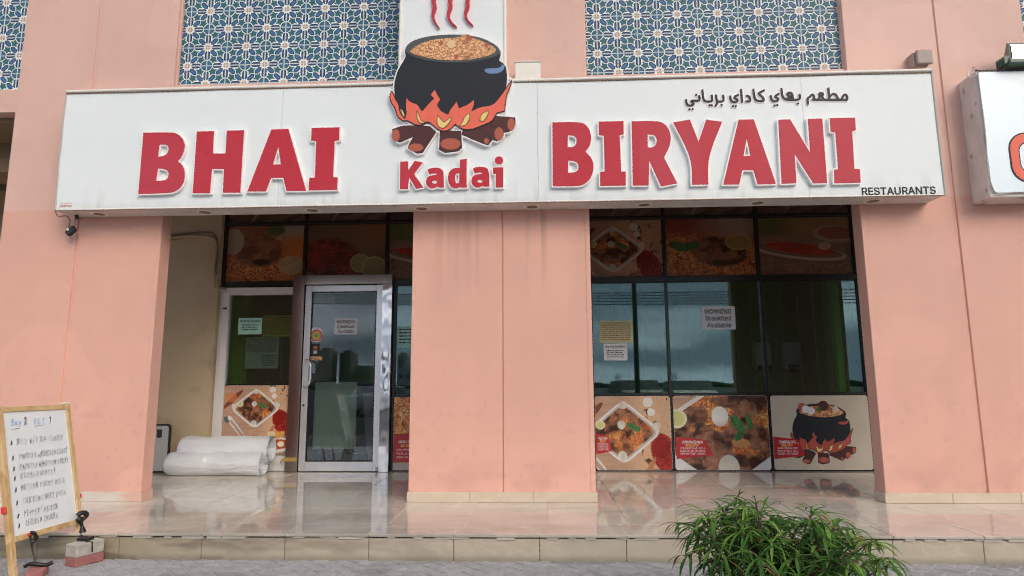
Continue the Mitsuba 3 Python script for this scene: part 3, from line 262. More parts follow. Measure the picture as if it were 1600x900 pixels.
def paver_fn(p, n, uv):
    v = fbm(p.x * 22, p.y * 22, p.z * 22)
    sp = noise(p.x * 160, p.y * 160, 2.0)
    st = smoothstep(0.5, 0.7, fbm(p.x * 2.3, p.y * 5, 4.0))
    c = mix(C3(0.235, 0.225, 0.225), C3(0.36, 0.345, 0.345), v) * (0.88 + 0.24 * sp)
    return mix(c, C3(0.17, 0.155, 0.145), 0.5 * st)


def rough_bump(p, n, uv):
    return 0.0018 * noise(p.x * 170, p.y * 170, p.z * 170) + 0.002 * fbm(p.x * 30, p.y * 30, p.z * 30)


bumped('paver_grey', mikit.proc(paver_fn), 0.85, rough_bump, eps=1e-3, spec=0.25)


def sand_fn(p, n, uv):
    v = fbm(p.x * 40, p.y * 40, 1.0)
    return mix(C3(0.24, 0.225, 0.21), C3(0.46, 0.44, 0.41), v)


plain('joint_sand', mikit.proc(sand_fn), 0.9, spec=0.2)


def red_paver_fn(p, n, uv):
    return mix(C3(0.27, 0.10, 0.095), C3(0.40, 0.17, 0.16), fbm(p.x * 30, p.y * 30, p.z * 30))


def block_fn(p, n, uv):
    return mix(C3(0.32, 0.29, 0.25), C3(0.52, 0.48, 0.42), fbm(p.x * 24, p.y * 24, p.z * 24))


bumped('paver_red', mikit.proc(red_paver_fn), 0.85, rough_bump, eps=1e-3, spec=0.25)
bumped('paver_block', mikit.proc(block_fn), 0.85, rough_bump, eps=1e-3, spec=0.25)


def wood_fn(p, n, uv):
    w = fbm(p.x * 6 + 2, p.y * 6, p.z * 3.0)
    g = noise(p.x * 70 + 9 * w, p.y * 70 + 9 * w, p.z * 5)
    g2 = noise(p.x * 24 + 20 * w, p.y * 24 - 14 * w, p.z * 2 + 11)
    return mix(C3(0.66, 0.46, 0.235), C3(0.46, 0.275, 0.11), dr.clip(0.45 * g + 0.65 * smoothstep(0.45, 0.85, g2), 0, 1))


plain('pine_wood', mikit.proc(wood_fn), 0.5)


def board_fn(p, n, uv):
    sm = fbm(p.x * 6, p.y * 9, p.z * 9)
    return C3(0.78, 0.80, 0.80) * (0.95 + 0.08 * sm)


plain('whiteboard', mikit.proc(board_fn), 0.22, spec=0.45)
plain('marker_dark', (0.06, 0.065, 0.08), 0.6)
plain('marker_blue', (0.23, 0.36, 0.55), 0.6)
plain('black_plastic', (0.012, 0.012, 0.013), 0.4)
plain('red_plastic', (0.62, 0.045, 0.03), 0.4)
plain('white_plastic', (0.74, 0.73, 0.70), 0.4)
plain('grey_plastic', (0.42, 0.40, 0.38), 0.5)
plain('box_beige', (0.33, 0.255, 0.225), 0.5)
plain('cable_dark', (0.10, 0.08, 0.07), 0.5)
plain('cable_grey', (0.42, 0.38, 0.34), 0.5)
plain('black_frame', (0.014, 0.013, 0.014), 0.3)
plain('white_frame', (0.66, 0.64, 0.62), 0.35)
scene['aluminium'] = {'type': 'twosided', 'bsdf': {'type': 'principled', 'base_color': rgb(0.72, 0.72, 0.73), 'roughness': 0.3, 'metallic': 0.75}}
scene['brushed_steel'] = {'type': 'twosided', 'bsdf': {'type': 'principled', 'base_color': rgb(0.36, 0.32, 0.30), 'roughness': 0.16, 'metallic': 1.0}}


def steel_bump(p, n, uv):
    return 0.010 * fbm(p.x * 5.0, p.y * 5, p.z * 2.4)


bumped('mirror_steel', (0.64, 0.62, 0.61), 0.06, steel_bump, metallic=1.0, eps=4e-3)
plain('gold_tape', (0.42, 0.25, 0.06), 0.4)
# reflective solar film on the window glass, plainer glass in the door
scene['glass_film'] = {'type': 'thindielectric', 'int_ior': 2.1, 'ext_ior': 1.0, 'specular_reflectance': rgb(0.50, 0.72, 0.71), 'specular_transmittance': rgb(0.40, 0.56, 0.50)}
scene['glass_upper'] = {'type': 'thindielectric', 'int_ior': 1.5, 'ext_ior': 1.0, 'specular_transmittance': rgb(0.84, 0.77, 0.73)}
scene['glass_door'] = {'type': 'thindielectric', 'int_ior': 1.65, 'ext_ior': 1.0, 'specular_reflectance': rgb(0.7, 0.8, 0.85), 'specular_transmittance': rgb(0.66, 0.72, 0.66)}
plain('paper_white', (0.66, 0.68, 0.70), 0.7)
plain('paper_mint', (0.35, 0.62, 0.52), 0.7)
plain('paper_yellow', (0.52, 0.52, 0.30), 0.7)
plain('paper_ochre', (0.62, 0.44, 0.10), 0.7)
plain('paper_grey', (0.42, 0.42, 0.40), 0.7)
plain('ink', (0.05, 0.05, 0.06), 0.7)
plain('ink_brown', (0.25, 0.10, 0.03), 0.7)


def film_fn(p, n, uv):
    return C3(0.68, 0.705, 0.74) * (0.92 + 0.15 * fbm(p.x * 8, p.y * 8, p.z * 8))


def film_bump(p, n, uv):
    w = fbm(p.x * 5, p.y * 7, p.z * 7)
    return 0.040 * dr.abs(fbm(p.x * 6 + 6 * w, p.y * 9, p.z * 10 + 5 * w) - 0.5) + 0.014 * dr.abs(noise(p.x * 22 + 16 * w, p.y * 18, p.z * 20) - 0.5)


bumped('plastic_film', mikit.proc(film_fn), 0.13, film_bump, spec=0.8, clearcoat=0.8, eps=3e-3)
for k, c in {'leaf_dark': (0.044, 0.110, 0.030), 'leaf_mid': (0.092, 0.195, 0.045), 'leaf_light': (0.21, 0.345, 0.07), 'leaf_dry': (0.30, 0.17, 0.08)}.items():
    scene[k] = {'type': 'principledthin', 'base_color': rgb(*c), 'roughness': 0.42, 'spec_trans': 0.0, 'diff_trans': 0.55}
plain('stem_brown', (0.11, 0.075, 0.045), 0.7)
plain('tree_dark', (0.02, 0.026, 0.02), 0.9)
plain('soil', (0.12, 0.09, 0.06), 0.95)
plain('asphalt', (0.075, 0.075, 0.078), 0.9)
plain('ceiling_paint', (0.24, 0.165, 0.10), 0.8)
plain('room_green', (0.16, 0.36, 0.04), 0.7)
plain('green_pier', (0.20, 0.50, 0.10), 0.6)
plain('room_yellow', (0.42, 0.40, 0.20), 0.7)
plain('room_dark', (0.06, 0.055, 0.05), 0.7)
plain('room_ceiling', (0.18, 0.18, 0.17), 0.8)
plain('board_mustard', (0.40, 0.30, 0.03), 0.6)
plain('frosted_panel', (0.20, 0.27, 0.24), 0.4)


# food prints: one function, uv.x = number of the print + position across it, uv.y = position down it
def food_fn(p, n, uv):
    k = dr.floor(uv.x)
    u0, v0 = uv.x - k, uv.y
    u = dr.select(k == 1, 0.5 + (u0 - 0.385) * 0.75, dr.select(k == 2, 0.5 + (u0 - 0.32) * 0.82, u0))
    v = dr.select(k == 1, 0.045 + (v0 - 0.06) * 0.663, dr.select(k == 2, 0.045 + (v0 - 0.10) * 0.68, v0))
    isA = (k == 0) | (k == 1) | (k == 2)
    z = dr.select(isA, 1.9, 1.0)
    qx, qy = u * 1.15 * z + k * 5.3, v * 0.9 * z

    def M(b):
        return dr.select(b, mi.Float(1), mi.Float(0))

    def ell(cx, cy, rx, ry, a=0.0, s=0.05):
        ca, sa = math.cos(a), math.sin(a)
        dx, dy = u - cx, v - cy
        d = dr.sqrt(dr.square((dx * ca + dy * sa) / rx) + dr.square((-dx * sa + dy * ca) / ry))
        return smoothstep(1 + s, 1 - s, d)

    def half(nx, ny, c, s=0.012):           # 1 where nx*u + ny*v < c
        return smoothstep(c + s, c - s, nx * u + ny * v)

    w1, w2 = fbm(qx * 6, qy * 6, 1.0), fbm(qx * 6, qy * 6, 6.0)
    grain = noise(qx * 34 + 22 * w1, qy * 20 + 26 * w2, 2.0)
    grain2 = noise(qx * 18 - 26 * w2, qy * 40 + 20 * w1, 5.0)
    rice = mix(C3(0.40, 0.10, 0.022), C3(0.76, 0.34, 0.09), smoothstep(0.25, 0.75, 0.5 * grain + 0.5 * grain2))
    rice = mix(rice, C3(0.78, 0.54, 0.30), 0.8 * smoothstep(0.62, 0.8, grain2))
    rice = mix(rice, C3(0.20, 0.05, 0.02), 0.6 * smoothstep(0.36, 0.24, grain))
    rice = mix(rice, C3(0.52, 0.07, 0.02), 0.45 * smoothstep(0.5, 0.75, w2))
    lump = fbm(qx * 9 + 2 * w1, qy * 10, 9.0, octaves=3)
    meat = mix(C3(0.055, 0.022, 0.014), C3(0.30, 0.125, 0.065), smoothstep(0.3, 0.7, lump))
    meat = mix(meat, C3(0.58, 0.36, 0.24), 0.32 * smoothstep(0.6, 0.72, 0.55 * lump + 0.45 * grain))
    mm = smoothstep(0.44, 0.56, fbm(qx * 3.6, qy * 4.2, 13.0) + 0.2 * (grain2 - 0.5))
    stew = mix(rice, meat, mm)
    egg, lime, leaf = mix(C3(0.52, 0.48, 0.41), C3(0.76, 0.73, 0.67), noise(qx * 12, qy * 12, 3.0)), C3(0.60, 0.58, 0.24), mix(C3(0.03, 0.11, 0.03), C3(0.10, 0.26, 0.08), grain)
    red = mix(C3(0.24, 0.010, 0.010), C3(0.44, 0.045, 0.03), smoothstep(0.3, 0.7, grain))
    wood = mix(C3(0.40, 0.235, 0.16), C3(0.56, 0.36, 0.25), fbm(qx * 3, qy * 22, 3.0))

    # A: square tub of rice seen from above on a wooden table
    A = sel(smoothstep(0.45, 0.75, u), mix(C3(0.60, 0.34, 0.19), C3(0.66, 0.46, 0.30), grain), wood)
    A = sel(smoothstep(0.66, 0.75, fbm(qx * 9, qy * 9, 21.0)) * half(-1, 0, -0.66), C3(0.10, 0.05, 0.03), A)
    A = sel(ell(0.14, 0.2, 0.2, 0.035, -0.75), C3(0.22, 0.06, 0.03), A)
    A = sel(ell(0.10, 0.17, 0.10, 0.07), mix(C3(0.62, 0.20, 0.06), A, 0.35), A)
    for g in ((0.74, 0.06, 0.05), (0.77, 0.15, 0.04)):
        A = sel(ell(g[0], g[1], g[2], g[2] * 0.9), C3(0.78, 0.72, 0.66), A)
    A = sel(half(-1, 0, -0.75) * half(0, -1, -0.66), mix(C3(0.50, 0.33, 0.22), C3(0.22, 0.14, 0.10), smoothstep(0.4, 0.6, noise(qx * 60, qy * 60, 1.0))), A)
    A = sel(ell(0.90, 0.53, 0.13, 0.20, -0.45), red, A)
    A = sel(ell(0.86, 0.47, 0.085, 0.10), mix(C3(0.17, 0.008, 0.008), C3(0.34, 0.02, 0.015), lump), A)
    A = sel(ell(0.74, 0.66, 0.025, 0.12, 0.5), C3(0.50, 0.20, 0.09), A)
    for o in (0.0, 0.05):
        A = sel(ell(0.17 + o, 0.60 - o * 0.6, 0.20, 0.011, 0.85), C3(0.62, 0.62, 0.63), A)
    A = sel(ell(0.06, 0.49, 0.05, 0.035, 0.85), C3(0.12, 0.12, 0.12), A)
    A = sel(ell(0.11, 0.47, 0.035, 0.03, 0.85), C3(0.66, 0.66, 0.66), A)
    s, t = (u - 0.49) / 0.37, (v - 0.33) / 0.285
    d = dr.power(dr.power(dr.abs(s + t) * 0.5 + 1e-4, 7) + dr.power(dr.abs(s - t) * 0.5 + 1e-4, 7), 1 / 7) * 2
    A = sel(smoothstep(1.07, 1.02, d), mix(C3(0.46, 0.42, 0.38), C3(0.76, 0.73, 0.70), smoothstep(0.92, 1.0, d)), A)
    A = sel(smoothstep(0.90, 0.86, d), stew, A)
    for e in ((0.49, 0.085, 0.045, 0.036), (0.17, 0.30, 0.042, 0.036), (0.82, 0.28, 0.042, 0.038), (0.47, 0.265, 0.040, 0.040), (0.475, 0.545, 0.044, 0.046)):
        A = sel(ell(*e), egg, A)
    A = sel(ell(0.26, 0.265, 0.045, 0.042), C3(0.80, 0.76, 0.55), A)
    A = sel(ell(0.26, 0.265, 0.036, 0.033), lime, A)
    A = sel(ell(0.59, 0.285, 0.075, 0.028, 0.45), leaf, A)
    # lower part of the tall print: second dish
    low = M((k == 0) & (v > 0.66))
    A = sel(low * ell(0.80, 0.86, 0.30, 0.11, -0.1), C3(0.74, 0.68, 0.62), A)
    A = sel(low * ell(0.80, 0.85, 0.24, 0.075, -0.1), mix(red, C3(0.62, 0.16, 0.04), grain), A)
    A = sel(low * ell(0.86, 0.70, 0.10, 0.055, -0.3), mix(rice, C3(0.72, 0.38, 0.10), 0.5), A)
    A = sel(low * ell(0.75, 0.70, 0.06, 0.05), C3(0.74, 0.62, 0.36), A)
    A = sel(low * ell(0.90, 0.84, 0.05, 0.04), C3(0.80, 0.70, 0.52), A)

    # B: close view of the same dish
    B = mix(rice, meat, smoothstep(0.44, 0.54, fbm(qx * 3.1, qy * 3.6, 33.0) + 0.15 * (0.72 - v)))
    for e in ((0.25, 0.28, 0.11, 0.15, 0.2), (0.56, 0.09, 0.16, 0.07, 0.2), (0.80, 0.12, 0.16, 0.10, 0.5), (0.36, 0.60, 0.27, 0.12, 0.15), (0.86, 0.56, 0.14, 0.18, -0.3)):
        B = sel(ell(*e, s=0.16), meat, B)
    B = sel(ell(0.70, 0.64, 0.10, 0.06, 0.2), C3(0.50, 0.24, 0.08), B)
    B = sel(half(1.0, 1.2, 0.30), wood, B)
    B = sel(smoothstep(0.05, 0.03, dr.abs(u + 1.2 * v - 0.30)), C3(0.74, 0.68, 0.64), B)
    B = sel(ell(0.03, 0.31, 0.11, 0.13), C3(0.74, 0.70, 0.48), B)
    B = sel(ell(0.03, 0.31, 0.085, 0.10), lime, B)
    B = sel(ell(0.49, 0.28, 0.088, 0.135), mix(C3(0.62, 0.58, 0.50), C3(0.84, 0.82, 0.76), smoothstep(0.44, 0.30, v)), B)
    B = sel(ell(0.68, 0.39, 0.055, 0.14, -0.45), leaf, B)
    B = sel(ell(0.68, 0.55, 0.04, 0.07, 0.5), leaf, B)
    B = sel(ell(0.80, 0.36, 0.03, 0.11, -0.2), leaf, B)
    B = sel(half(0.9, -1, -0.80), C3(0.66, 0.63, 0.62), B)
    B = sel(half(-0.9, -1, -1.72), C3(0.66, 0.63, 0.62), B)
    B = sel(ell(0.56, 0.97, 0.11, 0.17), mix(C3(0.66, 0.62, 0.52), egg, smoothstep(1.0, 0.86, v)), B)

    # D: dark red curry with two lime slices
    D = mix(C3(0.20, 0.13, 0.08), C3(0.36, 0.17, 0.07), smoothstep(0.3, 1.0, u) * smoothstep(0.7, 0.1, v))
    cur = mix(C3(0.07, 0.008, 0.010), C3(0.40, 0.035, 0.022), smoothstep(0.3, 0.75, 0.5 * grain + 0.5 * lump))
    D = sel(ell(0.28, 0.66, 0.40, 0.42, 0.25, 0.12), cur, D)
    D = sel(ell(0.55, 0.95, 0.40, 0.16, 0.1, 0.1), cur, D)
    D = sel(half(0.65, -1, -0.83), C3(0.34, 0.27, 0.22), D)
    for e in ((0.68, 0.70, 0.13, 0.17), (0.86, 0.80, 0.16, 0.22)):
        D = sel(ell(*e), C3(0.55, 0.50, 0.28), D)
        D = sel(ell(e[0], e[1], e[2] * 0.88, e[3] * 0.88), C3(0.36, 0.33, 0.15), D)
    # E: chicken, rice and lime, an egg at the side
    E = mix(rice, C3(0.62, 0.24, 0.05), smoothstep(0.6, 0.9, u))
    E = sel(half(0, 1, 0.20, 0.1), mix(C3(0.30, 0.13, 0.07), C3(0.42, 0.38, 0.32), smoothstep(0.55, 0.8, u)), E)
    E = sel(ell(0.62, 0.08, 0.12, 0.10, 0.0, 0.3), C3(0.10, 0.17, 0.06), E)
    E = sel(ell(0.40, 0.45, 0.32, 0.30, 0.2, 0.12), mix(meat, C3(0.32, 0.13, 0.07), 0.45), E)
    E = sel(ell(0.45, 0.66, 0.12, 0.06, 0.0, 0.3), C3(0.03, 0.015, 0.012), E)
    E = sel(ell(0.07, 0.28, 0.14, 0.24), C3(0.50, 0.46, 0.38), E)
    E = sel(ell(0.84, 0.72, 0.16, 0.17), C3(0.62, 0.50, 0.34), E)
    E = sel(ell(0.84, 0.72, 0.14, 0.15), mix(C3(0.50, 0.36, 0.20), C3(0.58, 0.46, 0.28), noise(qx * 16, qy * 16, 2.0)), E)
    # F: the same with a big mint leaf
    F = sel(half(0, 1, 0.30, 0.16), mix(C3(0.34, 0.06, 0.03), C3(0.42, 0.36, 0.30), smoothstep(0.2, 0.8, u)), rice)
    F = sel(ell(0.60, 0.58, 0.32, 0.26, 0.35, 0.12), meat, F)
    F = sel(ell(0.82, 0.42, 0.15, 0.14), C3(0.52, 0.42, 0.16), F)
    F = sel(ell(0.82, 0.42, 0.13, 0.115), C3(0.36, 0.27, 0.08), F)
    F = sel(ell(0.16, 0.48, 0.13, 0.08, 0.5), leaf, F)
    F = sel(ell(0.30, 0.47, 0.10, 0.06, -0.7), leaf, F)
    # G: long plate of red kebabs over a heap of spice
    G = mix(C3(0.20, 0.12, 0.07), C3(0.32, 0.20, 0.13), smoothstep(0.3, 0.7, grain))
    G = sel(half(0, 1, 0.33, 0.06), mix(C3(0.12, 0.18, 0.05), C3(0.36, 0.24, 0.10), smoothstep(0.1, 0.55, u)), G)
    G = sel(half(0, 1, 0.50, 0.10) * half(0, -1, -0.30, 0.05), C3(0.30, 0.19, 0.13), G)
    G = sel(ell(0.84, 0.30, 0.24, 0.15, 0.1), C3(0.46, 0.36, 0.28), G)
    G = sel(ell(0.86, 0.28, 0.21, 0.11, 0.1), C3(0.34, 0.12, 0.05), G)
    G = sel(ell(0.44, 0.60, 0.52, 0.135, 0.20), C3(0.56, 0.50, 0.45), G)
    G = sel(ell(0.44, 0.58, 0.48, 0.105, 0.20), C3(0.24, 0.15, 0.11), G)
    G = sel(ell(0.46, 0.55, 0.38, 0.095, 0.20, 0.1), mix(C3(0.36, 0.02, 0.012), C3(0.62, 0.08, 0.03), lump), G)
    G = sel(ell(0.72, 0.51, 0.07, 0.07), C3(0.56, 0.46, 0.28), G)
    # H: narrow strip by the door
    H = mix(rice, meat, smoothstep(0.10, 0.02, dr.abs(u * 0.5 + 0.5 * v - 0.42)))
    H = sel(smoothstep(0.05, 0.03, dr.abs(dr.sqrt(dr.square(u - 1.15) + dr.square(v - 0.52)) - 0.42)), C3(0.78, 0.76, 0.74), H)
    H = sel(half(0, -1, -0.90), C3(0.46, 0.38, 0.33), H)
    # S: the strips at the top, forks on cloth
    st = smoothstep(0.5, 0.58, noise((u + 0.7 * v) * 9 + k, v * 2, 4.0))
    S = mix(C3(0.15, 0.10, 0.08), C3(0.22, 0.16, 0.135), st)
    S = sel(smoothstep(0.03, 0.01, dr.abs(u - 0.55 + 0.25 * v)), C3(0.32, 0.27, 0.24), S)

    out = A
    for i, c in ((3, B), (4, D), (5, E), (6, F), (7, G), (8, H)):
        out = dr.select(k == i, c, out)
    return dr.select(k > 8.5, S, out)


plain('food_print', mikit.proc(food_fn), 0.28, spec=0.4)
plain('poster_edge', (0.55, 0.52, 0.48), 0.4)
plain('label_red', (0.42, 0.02, 0.022), 0.35)


def cream_fn(p, n, uv):
    return C3(0.55, 0.48, 0.38) * (0.92 + 0.12 * fbm(p.x * 4, 1.0, p.z * 4))


plain('poster_cream', mikit.proc(cream_fn), 0.35)


def rice_fn(p, n, uv):
    w1, w2 = fbm(p.x * 14, p.z * 14, 1.0), fbm(p.x * 14, p.z * 14, 6.0)
    g = noise(p.x * 130 + 9 * w1 + p.z * 60, p.z * 190 + 9 * w2, 2.0)
    c = mix(C3(0.34, 0.12, 0.05), C3(0.76, 0.42, 0.18), smoothstep(0.3, 0.65, g))
    c = mix(c, C3(0.80, 0.60, 0.38), 0.6 * smoothstep(0.68, 0.85, g))
    return mix(c, C3(0.25, 0.06, 0.035), 0.7 * smoothstep(0.56, 0.68, w2) * smoothstep(-0.25, 0.0, p.x))


plain('rice_print', mikit.proc(rice_fn), 0.4)

# ------------------------------------------------------------------ helpers
def numbered(key):
    if key not in scene and key not in labels:
        return key
    n = 1
    while f'{key}_{n:03d}' in scene or f'{key}_{n:03d}' in labels:
        n += 1
    return f'{key}_{n:03d}'


def thing(name, label, cat=None, group=None, kind=None):
    key = numbered(name)
    labels[key] = {'label': label}
    if cat:
        labels[key]['category'] = cat
    if group:
        labels[key]['group'] = group
    if kind:
        labels[key]['kind'] = kind
    return key


def put(key, mesh, bsdf, smooth=False, uv=None, **more):
    scene[key] = mikit.ply(mesh, bsdf, smooth=smooth, uv=uv, **more)
    return key


def part(parent, name, mesh, bsdf, smooth=False, label=None, uv=None, kind=None, **more):
    key = numbered(parent + '__' + name)
    put(key, mesh, bsdf, smooth, uv, **more)
    if label or kind:
        labels[key] = {k: v for k, v in (('label', label), ('kind', kind)) if v}
    return key


def struct(name, mesh, bsdf, smooth=False):
    key = numbered(name)
    put(key, mesh, bsdf, smooth)
    labels[key] = {'kind': 'structure'}
    return key


def cat(*ms):
    return trimesh.util.concatenate([m for m in ms if m is not None])


def bx(x0, x1, y0, y1, z0, z1):
    m = trimesh.creation.box((x1 - x0, y1 - y0, z1 - z0))
    m.apply_translation(((x0 + x1) / 2, (y0 + y1) / 2, (z0 + z1) / 2))
    return m


def cbox(x0, x1, y0, y1, z0, z1, c=0.003):
    """A box with chamfered edges."""
    c = min(c, (x1 - x0) * .3, (y1 - y0) * .3, (z1 - z0) * .3)
    pts = []
    for sx in (0, 1):
        for sy in (0, 1):
            for sz in (0, 1):
                p = np.array([(x0, x1)[sx], (y0, y1)[sy], (z0, z1)[sz]])
                d = np.array([c * (1 - 2 * sx), c * (1 - 2 * sy), c * (1 - 2 * sz)])
                for k in range(3):
                    q = p + d
                    q[k] = p[k]
                    pts.append(q)
    return trimesh.convex.convex_hull(np.array(pts))


def frame_from(o, u, v, w):
    m = np.eye(4)
    m[:3, 0], m[:3, 1], m[:3, 2], m[:3, 3] = u, v, w, o
    return m


def polys(g):
    return [p for p in getattr(g, 'geoms', [g]) if p.geom_type == 'Polygon' and p.area > 1e-7]


def prism(poly, yf, depth):
    """A polygon in (x, z) made solid from y = yf (front) back to yf + depth."""
    out = []
    for g in polys(poly):
        m = trimesh.creation.extrude_polygon(g, depth, engine='earcut')
        v = m.vertices
        m.vertices = np.stack([v[:, 0], yf + depth - v[:, 2], v[:, 1]], 1)
        out.append(m)
    return cat(*out)


def tube(pts, r, sides=8, closed_ends=True):
    p = np.asarray(pts, float)
    r = np.broadcast_to(r, (len(p),)).astype(float)
    t = np.gradient(p, axis=0)
    t /= np.linalg.norm(t, axis=1, keepdims=True) + 1e-12
    a = np.cross(t[0], [0, 0, 1.0] if abs(t[0][2]) < .9 else [1.0, 0, 0])
    A = []
    for k in range(len(p)):
        a = a - t[k] * (a @ t[k])
        a /= np.linalg.norm(a) + 1e-12
        A.append(a)
    A = np.array(A)
    B = np.cross(t, A)
    ang = np.arange(sides) * 2 * np.pi / sides
    v = p[:, None] + r[:, None, None] * (np.cos(ang)[None, :, None] * A[:, None] + np.sin(ang)[None, :, None] * B[:, None])
    n = len(p)
    i, j = np.meshgrid(np.arange(n - 1), np.arange(sides), indexing='ij')
    q = np.stack([i * sides + j, i * sides + (j + 1) % sides, (i + 1) * sides + (j + 1) % sides, (i + 1) * sides + j], -1).reshape(-1, 4)
    f = np.vstack([q[:, [0, 1, 2]], q[:, [0, 2, 3]]])
    V = v.reshape(-1, 3)
    if closed_ends:
        V = np.vstack([V, p[:1], p[-1:]])
        k = np.arange(sides)
        f = np.vstack([f, np.stack([(k + 1) % sides, k, k * 0 + n * sides], 1), np.stack([(n - 1) * sides + k, (n - 1) * sides + (k + 1) % sides, k * 0 + n * sides + 1], 1)])
    return trimesh.Trimesh(V, f, process=False)


def spline(pts, n=24):
    from scipy.interpolate import CubicSpline
    p = np.asarray(pts, float)
    s = np.r_[0, np.cumsum(np.linalg.norm(np.diff(p, axis=0), axis=1))]
    return CubicSpline(s, p)(np.linspace(0, s[-1], n))


def rrect(x0, x1, z0, z1, r):
    return sbox(x0 + r, z0 + r, x1 - r, z1 - r).buffer(r, quad_segs=5)


def lathe(prof, n=24):
    return trimesh.creation.revolve(np.array(prof, float), sections=n)


def text_at(text, h, x, y, z, bold=False, depth=0.001, width=None):
    """Upright lettering facing the street: left end at x, baseline at z, front at y."""
    m = meshkit.text_mesh(text, h, depth, bold)
    v = m.vertices.copy()
    if width:
        v[:, 0] = (v[:, 0] - v[:, 0].min()) * width / np.ptp(v[:, 0])
    m.vertices = np.stack([x + v[:, 0], y + depth - v[:, 2], z + v[:, 1]], 1)
    return m


def quad_uv(x0, x1, y, z0, z1, k, r=0.0):
    """A flat print facing the street, with the uv of food print k (position down it in v)."""
    n = 1
    v = np.array([[x0, y, z0], [x1, y, z0], [x1, y, z1], [x0, y, z1]])
    f = np.array([[0, 1, 2], [0, 2, 3]])
    uv = np.array([[0.001, 1], [0.999, 1], [0.999, 0], [0.001, 0]]) + [k, 0]
    if r:
        g = rrect(x0, x1, z0, z1, r)
        m = trimesh.creation.extrude_polygon(g, 0.001, engine='earcut')
        top = m.vertices[:, 2] > 0.0005
        idx = np.nonzero(top)[0]
        fm = np.array([t for t in m.faces if top[t].all()])
        remap = -np.ones(len(m.vertices), int)
        remap[idx] = np.arange(len(idx))
        v2 = m.vertices[idx]
        v = np.stack([v2[:, 0], np.full(len(v2), y), v2[:, 1]], 1)
        f = remap[fm]
        uv = np.stack([k + 0.001 + 0.998 * (v2[:, 0] - x0) / (x1 - x0), (z1 - v2[:, 1]) / (z1 - z0)], 1)
    return trimesh.Trimesh(v, f, process=False), uv


# ------------------------------------------------------------------ ground, pavement, raised walkway
GZ = -0.18
g = bx(-900, 900, -1500, -1.2, GZ - 0.5, GZ - 0.045)
struct('ground', g, 'asphalt')
pv = thing('pavement', 'grey herringbone block pavement with pale sandy joints', kind='structure')
part(pv, 'bed', bx(-9, 9, -6.2, -1.2, GZ - 0.06, GZ - 0.006), 'joint_sand')
# herringbone blocks 0.2 x 0.1 laid at 45 degrees: the strip the eye can pick apart is built block by block
c45 = math.cos(math.pi / 4)
spots = []
for i in range(-120, 120):
    for j in range(-60, 60):
        x, y = (i + 4 * j) * 0.1, i * 0.1
        for cx, cy, w, h in ((x + .1, y + .05, .2, .1), (x + .25, y, .1, .2)):
            X, Y = (cx - cy) * c45 + 0.04, (cx + cy) * c45 - 1.4
            if -5.2 < X < 5.6 and -3.0 < Y < -1.17:
                spots.append((X, Y, w, h))
near, rest = [], []
for s in spots:
    (near if (-3.5 < s[0] < 4.3 and -1.86 < s[1]) else rest).append(s)
near.sort(key=lambda s: -s[1])
rest += near[300:]
near = near[:300]


def paver(X, Y, w, h, z1=0.0):
    tx, ty, dz = rng.normal(0, .006), rng.normal(0, .006), rng.normal(0, .0012)
    m = cbox(-w / 2 + .0035, w / 2 - .0035, -h / 2 + .0035, h / 2 - .0035, -.06, 0, .006)
    m.apply_transform(trimesh.transformations.euler_matrix(tx, ty, math.pi / 4 + rng.normal(0, .008)))
    m.apply_translation((X, Y, GZ + dz + z1))
    return m


for s in near:
    part(pv, 'paver', paver(*s), 'paver_grey')
part(pv, 'paver_field', cat(*[paver(*s) for s in rest]), 'paver_grey', kind='stuff')
part(pv, 'paver_bed', bx(-9, 9, -6.2, -3.02, GZ - .05, GZ - .002), 'paver_grey')

wk = thing('walkway', 'polished beige tile walkway one step above the paving', kind='structure')
part(wk, 'base', bx(-9, 9, -1.2, 9.0, GZ - .3, -.022), 'gap_dark')
part(wk, 'grout', bx(-9, 9, -1.226, 2.2, -.0218, -.0035), 'mortar')
X0 = -2.363
for k in range(-6, 15):
    x = X0 + .6 * (k - 1)
    if not -4.9 < x < 6.4:
        continue
    j = rng.uniform(-.0015, .0015)
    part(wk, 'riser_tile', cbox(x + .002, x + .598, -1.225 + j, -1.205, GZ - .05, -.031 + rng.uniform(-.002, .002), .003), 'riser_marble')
    part(wk, 'edge_tile', cbox(x + .0015, x + .5985, -1.243, -.903, -.021, 0.0, .004), 'floor_tile')
    for r in range(5):
        y0 = -.9 + .6 * r
        part(wk, 'floor_tile', cbox(x + .0665, x + .6635, y0 + .0015, min(y0 + .5985, 2.12), -.021, rng.uniform(-.0006, .0006), .0025), 'floor_tile')
# chipped mortar under the tile edge
chips = []
for k in range(70):
    x = rng.uniform(-4.2, 5.0)
    w = rng.uniform(.02, .14)
    chips.append(cbox(x, x + w, -1.231 - rng.uniform(0, .006), -1.2, -.034 + rng.uniform(-.006, .003), -.0215, .002))
part(wk, 'mortar_bed', cat(*chips), 'mortar')

